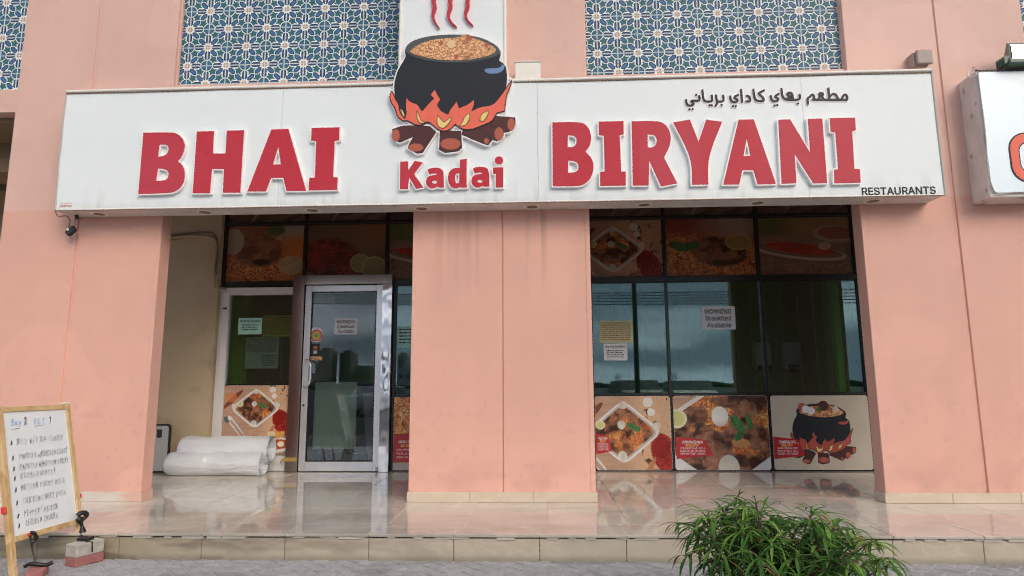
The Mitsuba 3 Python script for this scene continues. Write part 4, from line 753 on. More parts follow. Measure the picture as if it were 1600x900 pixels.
# ------------------------------------------------------------------ the building: pillars, spandrels, tile panels
bd = thing('arcade_building', 'pink rendered arcade building with blue patterned tile panels above the openings', 'building')
TOP = 6.4
PIL = [(-8.8, -7.16, -8.0), (-4.60, -2.988, -3.819), (-.535, 1.139, .316), (3.641, 5.33, 4.499), (7.8, 9.5, 8.6)]
for i, (a, b, gx) in enumerate(PIL):
    gw = .018 if i in (1, 3) else .005
    m = cat(cbox(a, gx - gw, 0, .16, -.02, TOP, .004), cbox(gx + gw, b, 0, .16, -.02, TOP, .004), bx(gx - gw - .01, gx + gw + .01, .015, .15, -.02, TOP))
    lab = {1: 'pink pillar behind the menu easel', 2: 'pink middle pillar with rain streaks below the sign', 3: 'pink pillar at the right of the windows'}.get(i)
    part(bd, 'pillar', m, 'pink_paint', label=lab)
    if i in (1, 2, 3):
        for e, sgn in ((a, 1), (b, -1)):
            if (i, sgn) in ((1, 1), (3, -1)):
                continue
            x0, x1 = sorted((e + sgn * .001, e + sgn * .045))
            part(bd, 'corner_bead', cbox(x0, x1, -.005, .05, .088, 3.6, .003), 'pink_paint')
    # marble skirting tiles along the foot
    n = max(1, round((b - a) / .6))
    xs = np.linspace(a - .012, b + .012, n + 1)
    if i in (1, 2, 3):
        for k in range(n):
            part(bd, 'skirting_tile', cbox(xs[k] + .001, xs[k + 1] - .001, -.014, .0, 0.001, .088 + rng.uniform(-.001, .001), .003), 'skirting_marble')
        for x0, x1 in ((a - .013, a - .001), (b + .001, b + .013)):
            part(bd, 'skirting_tile', cbox(x0, x1, .001, .17, 0.001, .088, .002), 'skirting_marble')
OPEN = [(-7.16, -4.60), (-2.988, -.535), (1.139, 3.641), (5.33, 7.8)]
for a, b in OPEN:
    part(bd, 'lintel', cbox(a, b, .03, .16, 3.79, 4.035, .004), 'pink_paint')
    part(bd, 'panel_back', bx(a, b, .082, .16, 4.035, TOP), 'grout')
    part(bd, 'panel_border', bx(a + .0, a + .012, .045, .082, 4.035, TOP), 'pink_paint')
    part(bd, 'panel_border', bx(b - .012, b, .045, .082, 4.035, TOP), 'pink_paint')
PT = .2
for (a, b, sx, sz, vx0, vx1) in ((-7.16, -4.60, -4.69, 4.43, -5.3, -4.60), (-2.988, -.535, -2.698, 4.461, -3, -.5), (1.139, 3.641, 1.265, 4.278, 1, 3.7), (5.33, 7.8, 5.45, 4.27, 5.3, 5.75)):
    a2, b2 = a + .012, b - .012
    for i in range(-20, 20):
        for j in range(-3, 6):
            x0, x1, z0, z1 = sx + i * PT, sx + (i + 1) * PT, sz + j * PT, sz + (j + 1) * PT
            cx0, cx1, cz0 = max(x0, a2), min(x1, b2), max(z0, 4.037)
            if cx1 - cx0 < .015 or z1 - cz0 < .015 or x1 < vx0 or x0 > vx1 or z0 > 5.1:
                continue
            m = cbox(cx0 + .001, cx1 - .001, .07 + rng.uniform(-.0007, .0007), .081, cz0 + .001, z1 - .001, .0018)
            # which star stands at this corner: keep the lattice parity of the measured star
            uv = np.stack([(m.vertices[:, 0] - sx) / PT, (m.vertices[:, 2] - sz) / PT], 1)
            part(bd, 'tile', m, 'patterned_tile', uv=uv)
part(bd, 'upper_floor', bx(-9, 9.6, .161, 9, 3.74, TOP), 'ceiling_paint')
part(bd, 'beam', bx(-7.2, -4.6, .7, 1.1, 3.4, 3.739), 'ceiling_paint')
part(bd, 'beam', bx(-9, 9.6, 2.0, 2.4, 3.62, 3.739), 'ceiling_paint')

sw = thing('side_wall', 'stained beige wall in the arcade left of the shop front', 'wall')
put(sw + '__face', bx(-9, -3.43, 2.0, 2.3, 0.002, 3.62), 'beige_paint')
part(sw, 'skirting', bx(-9, -3.47, 1.985, 2.0, 0.003, .085), 'skirting_marble')
pw = thing('wall_conduit', 'beige pipe running across the beige wall under the ceiling and down its edge', 'pipe')
put(pw + '__pipe', tube(spline([(-4.6, 1.965, 2.93), (-4.1, 1.965, 2.925), (-3.60, 1.965, 2.935), (-3.50, 1.965, 2.90), (-3.475, 1.965, 2.7), (-3.470, 1.965, 2.4), (-3.44, 1.955, 2.27)], 40), .018), 'beige_paint', smooth=50)
part(pw, 'cable', tube(spline([(-4.6, 1.972, 2.985), (-4.0, 1.97, 2.975), (-3.7, 1.97, 3.0), (-3.52, 1.97, 2.975), (-3.45, 1.97, 2.8), (-3.435, 1.96, 2.45)], 40), .007), 'cable_dark', smooth=50)

# ------------------------------------------------------------------ the shop front: frames, panes, door
sf = thing('glazed_shopfront', 'glazed restaurant front with dark frames, a steel door portal and food prints in its panels', 'shop front')
YS = 2.095
P = lambda name, m, b, **k: part(sf, name, m, b, **k)
fr = []
P('transom', cbox(-3.42, 5.6, YS - .02, YS + .05, 3.115, 3.15, .003), 'black_frame')
P('transom', cbox(-3.42, 5.6, YS - .02, YS + .05, 2.30, 2.37, .003), 'black_frame')
P('head', cbox(-3.42, 5.6, YS - .02, YS + .05, 3.58, 3.62, .003), 'black_frame')
P('sill', cbox(1.29, 5.6, YS - .02, YS + .05, .002, .014, .002), 'black_frame')
P('sill', cbox(-1.18, 1.28, YS - .02, YS + .05, .002, .014, .002), 'black_frame')
for x in (-3.42, -2.358, -1.29, -.20, .75, 1.305, 2.247, 3.405, 4.59, 5.58):
    P('mullion', cbox(x - .018, x + .018, YS - .021, YS + .051, 2.372, 3.578, .003), 'black_frame')
for x in (-1.165, -.20, .75, 1.305, 2.247, 3.410, 4.60, 5.58):
    P('mullion', cbox(x - .016, x + .016, YS - .021, YS + .051, .016, 2.298, .003), 'black_frame')
for a, b in ((-1.149, -.216), (-.184, .734), (.766, 1.289), (1.321, 2.231), (2.263, 3.394), (3.426, 4.584), (4.616, 5.564)):
    P('rail', cbox(a, b, YS - .018, YS + .05, .892, .925, .003), 'black_frame')


def pane(x0, x1, z0, z1, y, b, label=None):
    return P('pane', trimesh.Trimesh([[x0, y, z0], [x1, y, z0], [x1, y, z1], [x0, y, z1]], [[0, 1, 2], [0, 2, 3]], process=False), b, label=label)


for a, b in ((-1.149, -.216), (-.184, .734), (.766, 1.289), (1.321, 2.231), (2.263, 3.394), (3.426, 4.584), (4.616, 5.564)):
    pane(a, b, .925, 2.30, YS + .02, 'glass_film')
    P('lower_panel', bx(a, b, YS + .01, YS + .03, .014, .892), 'room_dark')
ups = [(-3.402, -2.376), (-2.34, -1.308), (-1.272, -.218), (-.182, .732), (.768, 1.287), (1.323, 2.229), (2.265, 3.387), (3.423, 4.572), (4.608, 5.562)]
for a, b in ups:
    pane(a, b, 2.37, 3.115, YS + .004, 'glass_upper')
    pane(a, b, 3.15, 3.58, YS + .004, 'glass_upper')
    P('backing', bx(a, b, YS + .035, YS + .045, 2.37, 3.115), 'room_dark')
    P('backing', bx(a, b, YS + .035, YS + .045, 3.15, 3.58), 'room_dark')
# white framed window left of the door
P('window_frame', cat(cbox(-3.425, -3.392, YS - .03, YS + .05, .002, 2.298, .003), cbox(-3.388, -3.295, YS - .045, YS + .04, .002, 2.285, .004)), 'white_frame', label='white frame at the left of the window')
P('window_frame', cbox(-3.294, -2.455, YS - .045, YS + .04, 2.19, 2.285, .004), 'white_frame')
P('window_frame', cbox(-3.294, -2.455, YS - .03, YS + .04, 1.045, 1.062, .003), 'black_frame', label='thin dark bar above the food print')
P('kick_panel', cbox(-3.294, -2.455, YS - .03, YS + .03, .004, .187, .004), 'white_frame')
P('backing', bx(-3.294, -2.455, YS + .0, YS + .02, .19, 1.045), 'room_dark')
pane(-3.294, -2.455, 1.062, 2.19, YS + .0, 'glass_film')
P('frame_tag', cbox(-3.372, -3.318, YS - .047, YS - .0445, 2.005, 2.03, .0005), 'print_black')
P('frame_cap', tube([(-3.425, YS - .06, 2.262), (-3.34, YS - .06, 2.25)], .024), 'cable_grey')
# steel portal round the door
P('portal', cbox(-2.452, -2.305, 1.985, 2.13, .004, 2.425, .004), 'brushed_steel', label='dull brown-grey steel jamb left of the door')
P('portal', cbox(-2.304, -1.185, 1.985, 2.13, 2.303, 2.425, .004), 'brushed_steel', label='steel head over the door')
jm = trimesh.creation.box((.12, .14, 2.298))
jm.apply_translation((-1.245, 2.057, 1.153))
P('portal', jm, 'mirror_steel', label='mirror polished steel jamb right of the door')
d = 'door'
dk = P('door', cat(cbox(-2.298, -2.218, 2.02, 2.07, .008, 2.296, .004), cbox(-1.387, -1.307, 2.02, 2.07, .008, 2.296, .004), cbox(-2.217, -1.388, 2.021, 2.069, 2.215, 2.295, .004), cbox(-2.217, -1.388, 2.021, 2.069, .008, .122, .004)), 'aluminium', label='aluminium framed glass door')
part(dk, 'pane', trimesh.Trimesh([[-2.218, 2.045, .122], [-1.387, 2.045, .122], [-1.387, 2.045, 2.215], [-2.218, 2.045, 2.215]], [[0, 1, 2], [0, 2, 3]], process=False), 'glass_door')
part(dk, 'glazing_bead', cat(bx(-2.218, -2.206, 2.03, 2.06, .122, 2.215), bx(-1.399, -1.387, 2.03, 2.06, .122, 2.215), bx(-2.206, -1.399, 2.03, 2.06, 2.203, 2.215), bx(-2.206, -1.399, 2.03, 2.06, .122, .134)), 'black_frame')
hp = spline([(-2.25, 2.02, 1.352), (-2.235, 1.975, 1.352), (-2.19, 1.94, 1.335), (-2.165, 1.935, 1.28), (-2.165, 1.935, 1.19), (-2.165, 1.935, 1.10), (-2.19, 1.94, 1.045), (-2.235, 1.975, 1.028), (-2.25, 2.02, 1.028)], 40)
part(dk, 'handle', tube(hp, .0155, 10), 'aluminium', smooth=50)
part(dk, 'lock', tube([(-2.262, 2.021, .80), (-2.262, 2.008, .80)], .012, 12), 'black_plastic')
part(dk, 'hinge', cbox(-1.345, -1.318, 2.0, 2.02, .012, .06, .004), 'grey_plastic')
P('tape', cbox(-2.46, -2.30, 1.982, 1.985, .13, .175, .001), 'gold_tape', label='brown tape round the foot of the steel jamb')
P('door_stop', tube(spline([(-2.47, 2.0, .155), (-2.505, 2.0, .13), (-2.51, 2.0, .10)], 10), .008), 'gold_tape')

# ------------------------------------------------------------------ food prints
def poster(label, x0, x1, y, z0, z1, k, r=0.0, solid=True, group=None):
    t = thing('food_poster', label, 'poster', group)
    m, uv = quad_uv(x0, x1, y, z0, z1, k, r)
    put(t + '__print', m, 'food_print', uv=uv)
    if solid:
        g_ = rrect(x0 - .003, x1 + .003, z0 - .003, z1 + .003, r + .003) if r else sbox(x0 - .002, z0 - .002, x1 + .002, z1 + .002)
        part(t, 'board', prism(g_, y + .0012, .0035), 'poster_edge')
    return t


def label_on(t, x0, zc, w, h, y, head, sub, lines, skew=True):
    """The red price label: a skewed band with two lines of lettering and three of small print."""
    pl = Polygon([(x0, zc + h * .48), (x0 + w * .80, zc + h * .34), (x0 + w, zc - h * .38), (x0 + w * .98, zc - h * .40), (x0, zc - h * .56)]) if skew else sbox(x0, zc - h / 2, x0 + w, zc + h / 2)
    part(t, 'label', prism(pl, y - .0016, .0012), 'label_red', label='red label with small white and yellow lettering')
    tw = w * (.56 if skew else .7)
    tx = x0 + w * (.17 if skew else .2)
    part(t, 'lettering', text_at(head, .03, tx, y - .0026, zc + h * .17, True, .0008, width=tw), 'letter_white')
    part(t, 'lettering', text_at(sub, .03, tx + tw * .16, y - .0026, zc + h * .03, True, .0008, width=tw * .62), 'flame_yellow')
    for i, s in enumerate(lines):
        part(t, 'lettering', text_at(s, .022, tx - w * .06, y - .0026, zc - h * (.10 + .13 * i), False, .0008, width=tw * 1.2), 'letter_white')


YF = YS - .03
poster('food print of a white biryani tub, left of the door behind the plastic rolls', -3.29, -2.46, YS - .034, .192, 1.043, 0)
t = poster('narrow food print with a red label between the door and the middle pillar', -1.145, -.22, YF, .018, .888, 8)
label_on(t, -1.145, .28, .30, .34, YF, 'FAMILY PACK', 'MEAL FOR 5', ('CHICKEN BIRYANI, CURRY,', 'PARATHA, SALAD, RAITA', 'DESSERT, SOFT DRINKS'), skew=False)
t = poster('lower food print of a square biryani tub cut off by the middle pillar', 1.325, 2.228, YF, .018, .888, 1, .03)
label_on(t, 1.325, .335, .19, .24, YF, 'FAMILY PACK', 'MEAL FOR 5', ('CHICKEN CURRY', 'PARATHA, SALAD', 'DESSERT, DRINKS'))
t = poster('lower food print showing a close-up of biryani with a whole white egg', 2.268, 3.390, YF, .018, .888, 3, .03)
label_on(t, 2.28, .285, .44, .25, YF, 'CORPORATE PACK', 'MEAL FOR 10', ('CHICKEN BIRYANI, CURRY,', 'PARATHA, SALAD, RAITA', 'DESSERT, SOFT DRINKS'))
YU = YS + .03
poster('dim upper food print with lime and half an egg, above the white framed window', -3.395, -2.382, YU, 2.378, 3.108, 5, solid=False)
poster('dim upper food print of dark red curry and two lime slices above the door', -2.334, -1.314, YU, 2.378, 3.108, 4, solid=False)
poster('dim upper food print of small bowls right of the door, beside the middle pillar', -1.266, -.224, YU, 2.378, 3.108, 7, solid=False)
poster('dim upper food print of a square biryani tub, beside the middle pillar', 1.329, 2.223, YU, 2.378, 3.108, 2, solid=False)
poster('dim upper food print with green mint leaves and a lime slice', 2.271, 3.381, YU, 2.378, 3.108, 6, solid=False)
poster('dim upper food print of red kebabs on a long white plate', 3.429, 4.566, YU, 2.378, 3.108, 7, solid=False)
for (a, b), kk, lb in zip([(-3.395, -2.382), (-2.334, -1.314), (1.329, 2.223), (2.271, 3.381), (3.429, 4.566)], (9, 10, 11, 12, 13),
                          ('strip of food print under the sign, above the white framed window', 'strip of food print under the sign, above the door', 'strip of food print under the sign, right beside the middle pillar',
                           'strip of food print under the sign, above the mint leaf print', 'strip of food print under the sign, above the kebab print')):
    poster(lb, a, b, YU, 3.158, 3.572, kk, solid=False)

# the cream print with the pot on the fire
t = thing('pot_poster', 'lower cream print of a black pot over flames with a red label', 'poster')
PX0, PX1, PZ0, PZ1 = 3.430, 4.580, .018, .888
put(t + '__board', prism(rrect(PX0, PX1, PZ0, PZ1, .03), YF, .004), 'poster_cream')


plain('chicken_pale', (0.70, 0.47, 0.27), 0.45)
plain('flame_dark', (0.42, 0.075, 0.05), 0.4)
EALL = np.array([p for k, v in EMBLEM.items() for q in (v if isinstance(v[0], list) else [v]) for p in q])
EB = (EALL[:, 0].min(), EALL[:, 0].max(), EALL[:, 1].min(), EALL[:, 1].max())


def emblem(parent, y, step, to=None, back=None, cols=None):
    """The pot on a log fire, built up of flat layers; `to` is (x0, x1, z0, z1) of its outline."""
    def poly(pts):
        a = np.array(pts)
        if to:
            a = np.stack([to[0] + (a[:, 0] - EB[0]) / (EB[1] - EB[0]) * (to[1] - to[0]), to[2] + (a[:, 1] - EB[2]) / (EB[3] - EB[2]) * (to[3] - to[2])], 1)
        return Polygon(a).buffer(0)
    s = (to[1] - to[0]) / (EB[1] - EB[0]) if to else 1.0
    c = dict(body='pot_black', rim='rim_grey', flames='flame_red', yellow='flame_yellow', logs='log_brown', ends='log_end', handle='handle_blue')
    c.update(cols or {})
    E = {k: ([poly(q) for q in v] if isinstance(v[0], list) else poly(v)) for k, v in EMBLEM.items()}
    if back:
        al = unary_union([E['rim'], E['body'], E['food'], E['handle'], E['flames']] + E['logs'])
        part(parent, 'backing', prism(al.buffer(.016).buffer(.006).buffer(-.006), y, back), 'letter_white')
        y = y - step
    out = unary_union(E['logs']).buffer(.005 * s)
    part(parent, 'log_outline', prism(out, y, step), 'pot_black')
    for i, q in enumerate(E['logs']):
        part(parent, 'log', prism(q.difference(unary_union([r.buffer(.004 * s) for r in E['logs'][i + 1:]])) if i < 5 else q, y - step, step), c['logs'])
    for q in E['ends']:
        part(parent, 'log_end', prism(q, y - 2 * step, step), c['ends'])
    part(parent, 'rim', prism(E['rim'], y - 2 * step, step), c['rim'])
    part(parent, 'pot', prism(unary_union([E['body'], E['flames'].buffer(.007 * s)]), y - 3 * step, step), c['body'])
    part(parent, 'rice', prism(E['food'].buffer(-.004 * s), y - 4 * step, step), 'rice_print')
    for cx, cz, r_, b in ((.365, .150, .022, 'log_end'), (.43, .155, .040, 'chicken_pale'), (.545, .118, .034, 'log_end'), (.465, .240, .022, 'flame_dark'), (.655, .170, .024, 'log_end'), (.60, .215, .018, 'chicken_pale')):
        fx0, fz0, fx1, fz1 = E['food'].bounds
        ch = Point(fx0 + (fx1 - fx0) * (cx - .163) / .557, fz1 - (fz1 - fz0) * (cz - .092) / .176).buffer(r_ * s, quad_segs=4)
        ch = Polygon([(x + .004 * s * math.sin(19 * i_), y_ * 1 + .003 * s * math.cos(23 * i_)) for i_, (x, y_) in enumerate(ch.exterior.coords[:-1])]).buffer(0).intersection(E['food'].buffer(-.005 * s))
        if not ch.is_empty:
            part(parent, 'chunk', prism(ch, y - 4.6 * step, step * .5), b)
    part(parent, 'flames', prism(E['flames'].buffer(-.002 * s), y - 4 * step, step), c['flames'])
    part(parent, 'handle', prism(E['handle'], y - 4 * step, step), c['handle'])
    for q in E['yellow']:
        part(parent, 'flame_edge', prism(q.buffer(.006 * s), y - 5 * step, step), c['body'])
        part(parent, 'flame_core', prism(q, y - 6 * step, step), c['yellow'])
    return E


emblem(t, YF - .0008, .0008, to=(3.645, 4.395, .085, .79), cols=dict(flames='flame_dark', handle='flame_dark', rim='pot_black'))
for (cx, cz, r_, b) in ((3.84, .725, .045, 'paper_white'), (3.90, .705, .045, 'paper_white'), (4.00, .725, .03, 'leaf_mid'), (4.19, .72, .04, 'poster_cream'), (3.80, .75, .05, 'log_end'), (4.05, .765, .06, 'log_brown')):
    part(t, 'topping', prism(Point(cx, cz).buffer(r_, quad_segs=6), YF - .0066 - .0006 * (b == 'paper_white'), .0008), b)
label_on(t, 3.435, .285, .36, .25, YF - .004, 'COMMERCIAL PACK', 'MEAL FOR 15', ('CHICKEN BIRYANI, CURRY,', 'PARATHA, SALAD, RAITA', 'DESSERT, SOFT DRINKS'))

# ------------------------------------------------------------------ the sign
sg = thing('shop_sign', 'long white shop sign with raised red letters and a pot emblem across the pink front', 'sign')
SX0, SX1, SZ0, SZ1, SY = -3.868, 4.254, 2.672, 3.845, -.263
low = sbox(SX0, SZ0, SX1, SZ1)
up_ = sbox(-.638, SZ1 - .01, .36, 6.2)
fil = sbox(-.74, SZ1, .462, SZ1 + .10)
for cx in (-.74, .462):
    fil = fil.difference(Point(cx, SZ1 + .102).buffer(.102, quad_segs=8))
shape = unary_union([low, up_, fil])
part(sg, 'casing', prism(shape, SY + .0125, -SY - .0135), 'sign_casing')
cuts = [-1.748, .660, 3.080]
edges = [SX0 - 1] + cuts + [SX1 + 1]
for i in range(4):
    piece = shape.intersection(sbox(edges[i] + .0015, 0, edges[i + 1] - .0015, 9))
    part(sg, 'face_panel', prism(piece, SY, .012), 'sign_white')


def edge_line(pts, amp, n, seed, r, b, name, dy=0.0, dz=0.0):
    p = np.array(pts, float)
    s = np.r_[0, np.cumsum(np.linalg.norm(np.diff(p, axis=0), axis=1))]
    q = np.linspace(0, s[-1], n)
    o = np.stack([np.interp(q, s, p[:, k]) for k in range(2)], 1)
    w = meshkit.fbm(np.stack([q * 1.3, q * 0 + seed, q * 0], 1), 3, seed) - .5
    part(sg, name, tube(np.stack([o[:, 0], np.full(n, SY + dy) + amp * .5 * w, o[:, 1] + dz + amp * w], 1), r, 8), b, smooth=60)


def arc(cx, cz, r, a0, a1, n=8):
    return [(cx + r * math.cos(t), cz + r * math.sin(t)) for t in np.linspace(math.radians(a0), math.radians(a1), n)]


lt = [(SX0, SZ1 + .004), (-.74, SZ1 + .004)] + arc(-.74, SZ1 + .106, .102, -90, 0) + [(-.638, 4.3), (-.638, 6.1)]
rt = [(.36, 6.1), (.36, 4.3)] + arc(.462, SZ1 + .106, .102, 180, 270) + [(SX1, SZ1 + .004)]
for ln, sd in ((lt, 1), (rt, 2)):
    edge_line(ln, .010, 120, sd, .0165, 'trim_cream', 'edge_trim')
    edge_line(ln, .014, 120, sd + 5, .0045, 'dirt_shade_brown', 'cable_or_shade_line', dy=-.007, dz=-.021)  # added brown tube draws the shadow and dirt line below the trim
edge_line([(SX0 - .004, SZ1), (SX0 - .012, 3.3), (SX0 - .002, 2.95), (SX0 + .004, SZ0)], .012, 60, 9, .009, 'cable_grey', 'cable_or_shade_line')
edge_line([(SX1 + .004, SZ1), (SX1 + .002, 3.3), (SX1 + .006, SZ0)], .008, 60, 11, .011, 'cable_grey', 'edge_trim')
edge_line([(SX0, SZ0 + .002), (SX1, SZ0 + .002)], .008, 140, 14, .009, 'trim_cream', 'edge_trim', dy=.004)
edge_line([(SX0, SZ0), (SX1, SZ0)], .010, 140, 17, .004, 'dirt_shade_brown', 'cable_or_shade_line', dy=-.006, dz=-.007)  # brown tube again, standing in for shadow and dirt along the lower edge
for k in range(8):
    x = -3.535 + 1.034 * k
    rg = lathe([(.055, 0), (.078, 0), (.081, .004), (.074, .009), (.057, .009), (.055, 0)])
    rg.apply_transform(trimesh.transformations.rotation_matrix(math.pi, [1, 0, 0]))
    rg.apply_translation((x, -.125, SZ0 - .0005))
    dl = part(sg, 'downlight', rg, 'trim_cream', smooth=40)
    ds = trimesh.creation.cylinder(.054, .002, sections=24)
    ds.apply_translation((x, -.125, SZ0 - .0035))
    part(dl, 'lens', ds, 'dirt_shade_brown')
seen_n = {}
for i, (ch, outer, holes) in enumerate(LETTERS):
    pg = Polygon(outer, holes).buffer(0)
    word = 'BHAI' if i < 4 else ('Kadai' if i < 10 else 'BIRYANI')
    k = part(sg, 'letter', prism(pg.buffer(.0105, quad_segs=4), SY - .036, .0355), 'letter_white', label=f'raised red letter {ch} of {word}')
    part(k, 'face', prism(pg.buffer(-.003).buffer(.002), SY - .0395, .0034), 'letter_red')
ek = part(sg, 'emblem', prism(sbox(-.45, 3.4, .1, 3.7), SY - .02, .0195), 'letter_white', label='pot on a log fire, raised emblem')
emblem(ek, SY - .040, .0022, back=.0395)
for ln in STEAM:
    a = np.array(ln)
    n = len(a)
    wdt = .5 * (.036 * np.sin(np.linspace(0.9, np.pi - .02, n)) ** .8 + .003)
    tn = np.gradient(a, axis=0)
    tn /= np.linalg.norm(tn, axis=1, keepdims=True)
    nr = np.stack([-tn[:, 1], tn[:, 0]], 1)
    pg = Polygon(np.vstack([a + nr * wdt[:, None], (a - nr * wdt[:, None])[::-1]])).buffer(0)
    part(ek, 'steam', prism(pg, SY - .035, .0345), 'letter_red')
ar = unary_union([LineString(s).buffer(.0098, quad_segs=4) for s in ARABIC_STROKES] + [Point(p).buffer(.0105, quad_segs=4) for p in ARABIC_DOTS])
part(sg, 'arabic_backing', prism(ar.buffer(.0085), SY - .006, .0055), 'letter_white')
part(sg, 'arabic_lettering', prism(ar, SY - .012, .0058), 'print_black', label='black Arabic lettering')
rs = text_at('RESTAURANTS', .066, 3.538, SY - .003, 2.676 + .008, True, .0025, width=.642)
part(sg, 'lettering', rs, 'print_black', label='small black lettering')
mk = part(sg, 'maker_plate', cbox(SX0 + .045, SX0 + .16, SY - .0015, SY - .0004, 2.70, 2.745, .0003), 'letter_white')
part(mk, 'print', cat(bx(SX0 + .045, SX0 + .16, SY - .003, SY - .0018, 2.705, 2.716), bx(SX0 + .045, SX0 + .16, SY - .003, SY - .0018, 2.731, 2.735)), 'log_end')

bxk = thing('transformer_box', 'small cream metal box standing on top of the sign right of the pot', 'box')
put(bxk + '__case', cbox(.45, .695, -.20, -.06, SZ1 + .02, 4.065, .008), 'trim_cream')
part(bxk, 'lid', cbox(.445, .70, -.205, -.055, 4.066, 4.078, .004), 'trim_cream')
jb = thing('junction_box', 'small square brownish box on the pink wall above the right end of the sign', 'box')
put(jb + '__case', cbox(4.205, 4.345, -.10, -.001, 3.975, 4.115, .006), 'box_beige')
part(jb, 'lid', cbox(4.225, 4.37, -.135, -.101, 3.985, 4.125, .008), 'box_beige')

sl = thing('hanging_floodlight', 'small black floodlight hanging on wires from the left end of the sign', 'light')
m = cbox(-.05, .05, -.02, .02, -.035, .035, .012)
m.apply_transform(trimesh.transformations.rotation_matrix(-.75, [0, 1, 0]))
m.apply_translation((-3.815, -.10, 2.51))
put(sl + '__housing', m, 'black_plastic')
lm = trimesh.creation.cylinder(.011, .006, sections=14, transform=trimesh.transformations.rotation_matrix(math.pi / 2, [1, 0, 0]))
lm.apply_translation((-3.832, -.123, 2.522))
part(sl, 'lens', lm, 'white_plastic')
part(sl, 'wire', tube(spline([(-3.865, -.26, 2.68), (-3.85, -.2, 2.63), (-3.835, -.15, 2.645), (-3.82, -.12, 2.60), (-3.842, -.10, 2.56), (-3.84, -.10, 2.53)], 24), .004), 'cable_dark', smooth=60)
part(sl, 'wire', tube(spline([(-3.77, -.08, 2.67), (-3.785, -.1, 2.63), (-3.785, -.1, 2.57), (-3.79, -.1, 2.54)], 16), .004), 'cable_dark', smooth=60)
part(sl, 'wire', tube(spline([(-3.82, -.1, 2.475), (-3.815, -.1, 2.455), (-3.808, -.1, 2.43)], 8), .004), 'cable_dark', smooth=60)
part(sl, 'clip', cbox(-3.79, -3.765, -.11, -.08, 2.63, 2.668, .004), 'black_plastic')

# ------------------------------------------------------------------ the neighbour's sign and its lamp
ng = thing('neighbour_sign', 'bluish white lightbox sign cut off by the right edge, with one red rounded letter', 'sign')
put(ng + '__casing', cbox(4.66, 8.4, -.238, -.001, 2.65, 3.84, .006), 'sign_casing')


def face2_fn(p, n, uv):
    return C3(0.70, 0.80, 0.85) * (0.97 + 0.06 * fbm(p.x * 2, 1.0, p.z * 2))


plain('lightbox_face', mikit.proc(face2_fn), 0.25)
part(ng, 'face', prism(rrect(4.675, 8.39, 2.69, 3.825, .03), -.25, .0115), 'lightbox_face')
ring = rrect(4.865, 5.36, 2.775, 3.235, .15).difference(rrect(4.945, 5.28, 2.86, 3.15, .09)).difference(sbox(5.2, 2.93, 5.4, 3.08))
part(ng, 'letter', prism(ring.buffer(.006), -.2535, .003), 'pot_black')
part(ng, 'letter_face', prism(ring.buffer(-.006), -.2575, .0035), 'flame_red', label='red rounded letter')
part(ng, 'cable_or_shade_line', tube(spline([(4.672, -.255, 3.83), (4.672, -.256, 3.5), (4.667, -.255, 3.1), (4.672, -.256, 2.75), (4.70, -.257, 2.685), (4.8, -.256, 2.682)] + [(5.0 + .4 * q, -.256, 2.683) for q in range(9)], 120), .006), 'cable_grey', smooth=60)
part(ng, 'cable_or_shade_line', tube(spline([(4.665, -.24, 3.848), (4.8, -.24, 3.845), (5.4, -.24, 3.85), (8.3, -.24, 3.848)], 60), .008), 'cable_dark', smooth=60)
part(ng, 'loose_wire', tube(spline([(4.665, -.24, 3.80), (4.625, -.2, 3.83), (4.65, -.2, 3.875), (4.70, -.22, 3.87), (4.72, -.24, 3.85)], 24), .006), 'trim_cream', smooth=60)
part(ng, 'loose_wire', tube(spline([(4.67, -.2, 3.90), (4.70, -.2, 3.89), (4.73, -.22, 3.87)], 10), .004), 'red_plastic', smooth=60)
fl = thing('floodlight', 'lit floodlight standing on top of the neighbouring sign at the right edge', 'lamp')
hull = trimesh.convex.convex_hull(np.array([(x, y, z) for (x, y, z) in ((4.905, -.34, 3.865), (4.95, -.16, 3.865), (5.03, -.14, 4.10), (5.0, -.20, 4.13), (4.97, -.26, 4.09), (5.43, -.34, 3.865), (5.39, -.16, 3.865), (5.31, -.14, 4.10), (5.34, -.20, 4.13), (5.37, -.26, 4.09))]))
put(fl + '__housing', hull, 'lamp_green' if 'lamp_green' in scene else plain('lamp_green', (0.09, 0.13, 0.10), 0.4))
part(fl, 'bezel', cat(cbox(4.90, 5.435, -.352, -.335, 3.862, 3.90, .004)), 'lamp_green')
gv = np.array([[4.935, -.340, 3.902], [5.40, -.340, 3.902], [5.36, -.274, 4.075], [4.98, -.274, 4.075]])
gm = trimesh.Trimesh(gv, [[0, 1, 2], [0, 2, 3]], process=False)
part(fl, 'glass', gm, 'white_plastic', label='glowing glass of the lamp', emitter={'type': 'area', 'radiance': rgb(5.0, 5.6, 4.9)})
part(fl, 'fin', cat(*[cbox(4.88, 4.93, -.31 + .025 * k, -.30 + .025 * k, 3.87, 3.95, .002) for k in range(5)]), 'lamp_green')

# ------------------------------------------------------------------ papers on the glass
def sheet(label, x0, x1, z0, z1, y, b, tilt=0.0, group=None):
    t = thing('paper_notice', label, 'notice', group)
    m = cbox(x0, x1, y, y + .0012, z0, z1, .0003)
    put(t + '__paper', m, b)
    return t


YG = YS + .0215          # inside face of the right-hand panes
def words(t, rows, x0, x1, z1, z0, y, b, ink='ink'):
    for (s, fx, fz, h, wd, bold) in rows:
        part(t, 'lettering', text_at(s, h, x0 + fx * (x1 - x0), y, z1 - fz * (z1 - z0), bold, .0006, width=wd * (x1 - x0)), ink)


